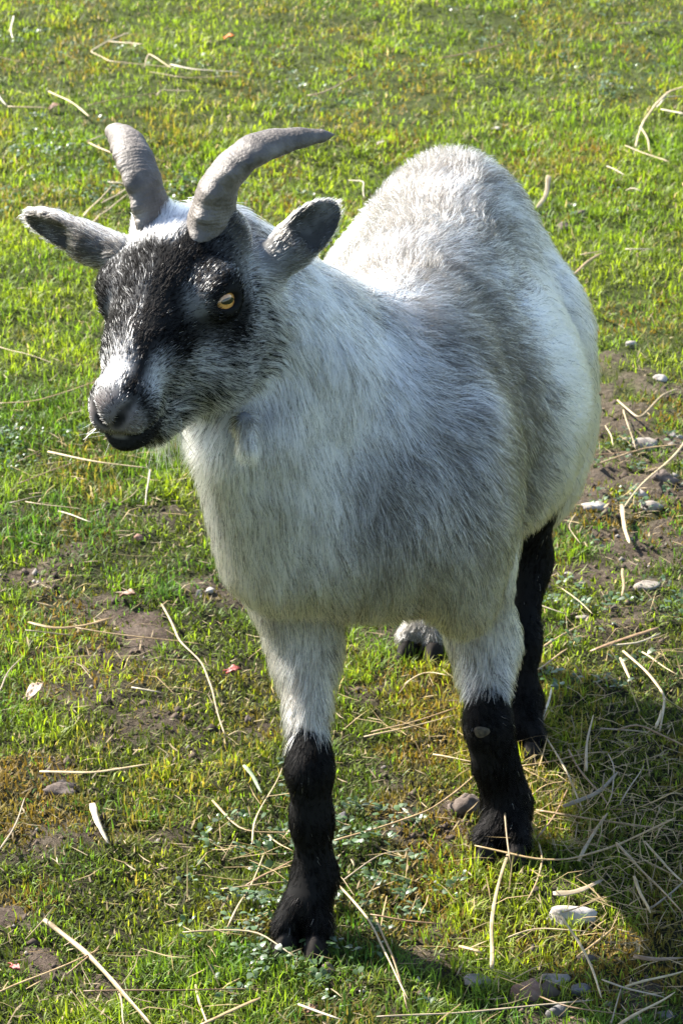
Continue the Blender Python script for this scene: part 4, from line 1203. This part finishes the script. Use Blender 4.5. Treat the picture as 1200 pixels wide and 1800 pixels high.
stone(1016, 1742, 50, 28, 'grey', 'smooth grey oval pebble beside the reddish stone', 4)
stone(984, 1786, 46, 36, 'grey', 'dark grey stone under the reddish stone at the bottom edge', 5, 2)
stone(1067, 1767, 18, 14, 'pale', 'small pinkish pebble right of the grey oval pebble', 6)
stone(1168, 1787, 30, 22, 'grey', 'grey pebble in the bottom corner under the thick pale reed', 7)
stone(1008, 1795, 16, 14, 'red', 'tiny red pebble at the bottom edge', 8)
stone(1025, 1797, 22, 14, 'pale', 'tiny pale pebble at the bottom edge beside the red one', 9)
stone(1118, 1794, 22, 12, 'pale', 'small pale pebble at the bottom beside the thick pale reed', 10)
stone(976, 1722, 54, 20, 'pale', 'broad buried stone behind the reddish stone', 11, 2)
stone(1030, 1690, 40, 26, 'soil', 'earthy stone in the grass below the white stone', 12, 2)
stone(940, 1672, 24, 26, 'soil', 'small brown stone in the grass before the white stone', 13)
stone(1133, 1033, 50, 22, 'pale', 'smooth pale oblong stone on the bare earth beside the hind leg', 14, 1, rot=0.15)
stone(1142, 891, 42, 20, 'pale', 'pale pebble beside the yellow leaf on the bare earth', 15)
stone(1040, 893, 50, 14, 'white', 'thin whitish stone lying against the belly edge', 16, 1)
stone(1135, 787, 52, 30, 'pale', 'rounded pale stone at the end of the broad tan straw', 17)
stone(1181, 767, 12, 13, 'white', 'tiny white pebble at the edge above the rounded stone', 18)
stone(1194, 770, 12, 11, 'white', 'tiniest white pebble at the frame edge', 19)
stone(1100, 775, 18, 14, 'pale', 'small tan pebble beside the rounded stone', 20)
stone(1108, 607, 20, 14, 'white', 'white pebble farthest up the bare strip beside the flank', 21)
stone(1160, 668, 24, 20, 'white', 'white broken stone in the grass at the edge', 22, 3)
stone(1165, 845, 60, 30, 'soil', 'big crumbling brown clod on the bare earth', 23, 3, 'earth_clod', 'clod')
stone(1025, 1088, 28, 12, 'pale', 'half hidden pebble beside the black hind leg', 24)
stone(1020, 1030, 20, 13, 'pale', 'pebble on the gravelly patch near the hind leg', 25)
stone(1000, 1012, 22, 12, 'white', 'whitish pebble on the gravelly patch nearest the belly', 26)
stone(1082, 1072, 20, 16, 'soil', 'dark brown pebble in the trampled grass', 27)
stone(350, 1046, 16, 18, 'grey', 'bluish grey pebble beside the woolly chest', 28)
stone(369, 1039, 17, 13, 'white', 'white pebble touching the woolly chest', 29)
stone(244, 946, 16, 15, 'red', 'peach coloured pebble below the chin', 30)
stone(823, 1428, 70, 74, 'soil', 'rough brown earth clod against the black forefoot', 31, 4, 'earth_clod', 'clod')
stone(575, 1706, 30, 24, 'soil', 'small brown clod below the near forefoot', 32, 2, 'earth_clod', 'clod')
stone(110, 1391, 62, 18, 'soil', 'flat slab of bare brown earth under the half brown reed', 33, 1, 'earth_clod', 'clod')
stone(437, 1268, 13, 18, 'soil', 'tiny brown lump in the grass beside the foreleg', 34, 0, 'earth_clod', 'clod')
stone(600, 1438, 24, 22, 'grey', 'grey stone just behind the black shin', 35, 2)
stone(990, 402, 30, 26, 'soil', 'dark clod of earth in the grass behind the flank', 36, 4, 'earth_clod', 'clod')
stone(1020, 380, 22, 22, 'soil', 'smaller dark clod behind the flank', 37, 4, 'earth_clod', 'clod')
stone(672, 252, 24, 10, 'white', 'white chip lying in the far grass beyond the horn tip', 38, 2, 'chip', 'chip')
stone(873, 226, 18, 7, 'white', 'white chip lying in the far grass beyond the rump', 39, 2, 'chip', 'chip')

# ------------------------------------------------------------------ fallen leaves
def leaf(u, v, L, W, az, mat, label, tilt=0.25, curl=0.35):
    p = on_ground(u, v, 0.007); V, F = [], []
    nx_, ny_ = 10, 4
    for i in range(nx_ + 1):
        s_ = i / nx_; w = W * math.sin(math.pi * min(1, s_ * 0.96 + 0.03)) ** 0.75 * (1 - 0.25 * s_)
        for j in range(-ny_, ny_ + 1):
            y = w * j / ny_
            z = abs(y) * curl + L * tilt * s_ + 0.0012 * math.sin(j * 2.1 + i) - L * 0.35 * (s_ - 0.5) ** 2
            V.append((L * (s_ - 0.5), y, z))
    c = 2 * ny_ + 1
    for i in range(nx_):
        for j in range(2 * ny_): F.append((i * c + j, (i + 1) * c + j, (i + 1) * c + j + 1, i * c + j + 1))
    lf = mesh_obj('blade', V, F, LEAF[mat])
    e = bpy.data.objects.new('fallen_leaf', None); COL.objects.link(e); e.empty_display_size = 0.02
    e.location = p; e.rotation_euler = (0, 0, az); lf.parent = e
    sm = lf.modifiers.new('thickness', 'SOLIDIFY'); sm.thickness = 0.0005
    V, F = [], []
    for i in range(7):
        x = -L * 0.5 - L * 0.4 * i / 6 + L * 0.2
        for k in range(5):
            a = 2 * math.pi * k / 5; V.append((x, 0.0007 * math.cos(a) + 0.002 * math.sin(i * 0.5), 0.0007 * math.sin(a) + 0.001))
        if i:
            for k in range(5): F.append(((i - 1) * 5 + k, (i - 1) * 5 + (k + 1) % 5, i * 5 + (k + 1) % 5, i * 5 + k))
    st = mesh_obj('leaf_stalk', V, F, LEAF[mat]); st.parent = e
    return tag(e, label, 'leaf', 'fallen leaves in the grass')
LEAF = {'pink': streak_mat('dead_leaf_buff', (0.28, 0.19, 0.125), (0.44, 0.33, 0.245), 0.6), 'brown': streak_mat('dead_leaf_brown', (0.10, 0.05, 0.028), (0.22, 0.12, 0.07), 0.6),
        'red': streak_mat('dead_leaf_red', (0.22, 0.035, 0.03), (0.34, 0.09, 0.07), 0.5), 'orange': streak_mat('petal_orange', (0.45, 0.10, 0.02), (0.65, 0.20, 0.04), 0.5)}
leaf(62, 1222, 0.021, 0.0075, 0.85, 'pink', 'buff dry leaf with a stalk lying on the grass beside the bare earth', 0.5)
leaf(225, 1047, 0.017, 0.007, -0.3, 'brown', 'dark brown dead leaf at the edge of the bare earth beside the chest')
leaf(97, 190, 0.022, 0.009, 0.4, 'brown', 'brown dead leaf in the far grass above the dark ear')
leaf(410, 1180, 0.014, 0.006, 0.2, 'red', 'small maroon leaf in the grass close to the foreleg')
leaf(27, 1703, 0.013, 0.0035, -0.8, 'red', 'narrow red bud scale in the shaded lower corner')
leaf(403, 66, 0.018, 0.008, 0.1, 'orange', 'orange petal in the far grass behind the horns')
leaf(548, 1665 + 110, 0.010, 0.004, 0.6, 'brown', 'little brown leaf scrap at the bottom below the near forefoot')

# ------------------------------------------------------------------ fine wisps of hay trodden into the grass
def wisps(spots, seed):
    g = np.random.default_rng(seed); R_, L_, W_, A_ = [], [], [], []
    for u, v, r, n in spots:
        c = on_ground(u, v)
        xy = c[:2] + g.normal(0, r, (n, 2)) * np.array((1, 1.2))
        R_.append(np.column_stack((xy, ground_z(xy[:, 0], xy[:, 1]) + g.uniform(0.006, 0.018, n)))); L_.append(g.uniform(0.015, 0.055, n)); W_.append(g.uniform(0.0006, 0.0014, n)); A_.append(g.uniform(0, 6.283, n))
    R_, L_, W_, A_ = map(np.concatenate, (R_, L_, W_, A_)); n = len(R_)
    c = np.array((0.33, 0.24, 0.115)) * g.uniform(0.5, 1.4, n)[:, None]
    o = blades(R_, L_, W_, A_, g.normal(1.45, 0.12, n), g.normal(0.12, 0.35, n), c, 'hay_wisps', leaf_mat('hay_wisp', 0.6, 0.25, 0.3))
    tag(o, 'fine tangled wisps of old hay trodden into the grass', 'hay', kind='stuff')
if not PREV:
    wisps([(1060, 1370, .045, 150), (1170, 1480, .04, 130), (1150, 1560, .04, 110), (1000, 1440, .04, 80), (1090, 1650, .06, 60), (1120, 1760, .05, 50), (1150, 1260, .05, 60), (1120, 1160, .06, 50),
           (1100, 820, .09, 40), (850, 1640, .06, 40), (430, 1540, .05, 40), (120, 1760, .06, 40), (250, 1120, .06, 30), (130, 860, .08, 40), (330, 120, .15, 40), (1150, 230, .15, 30), (200, 350, .08, 30), (700, 1280, .05, 30)], 55)
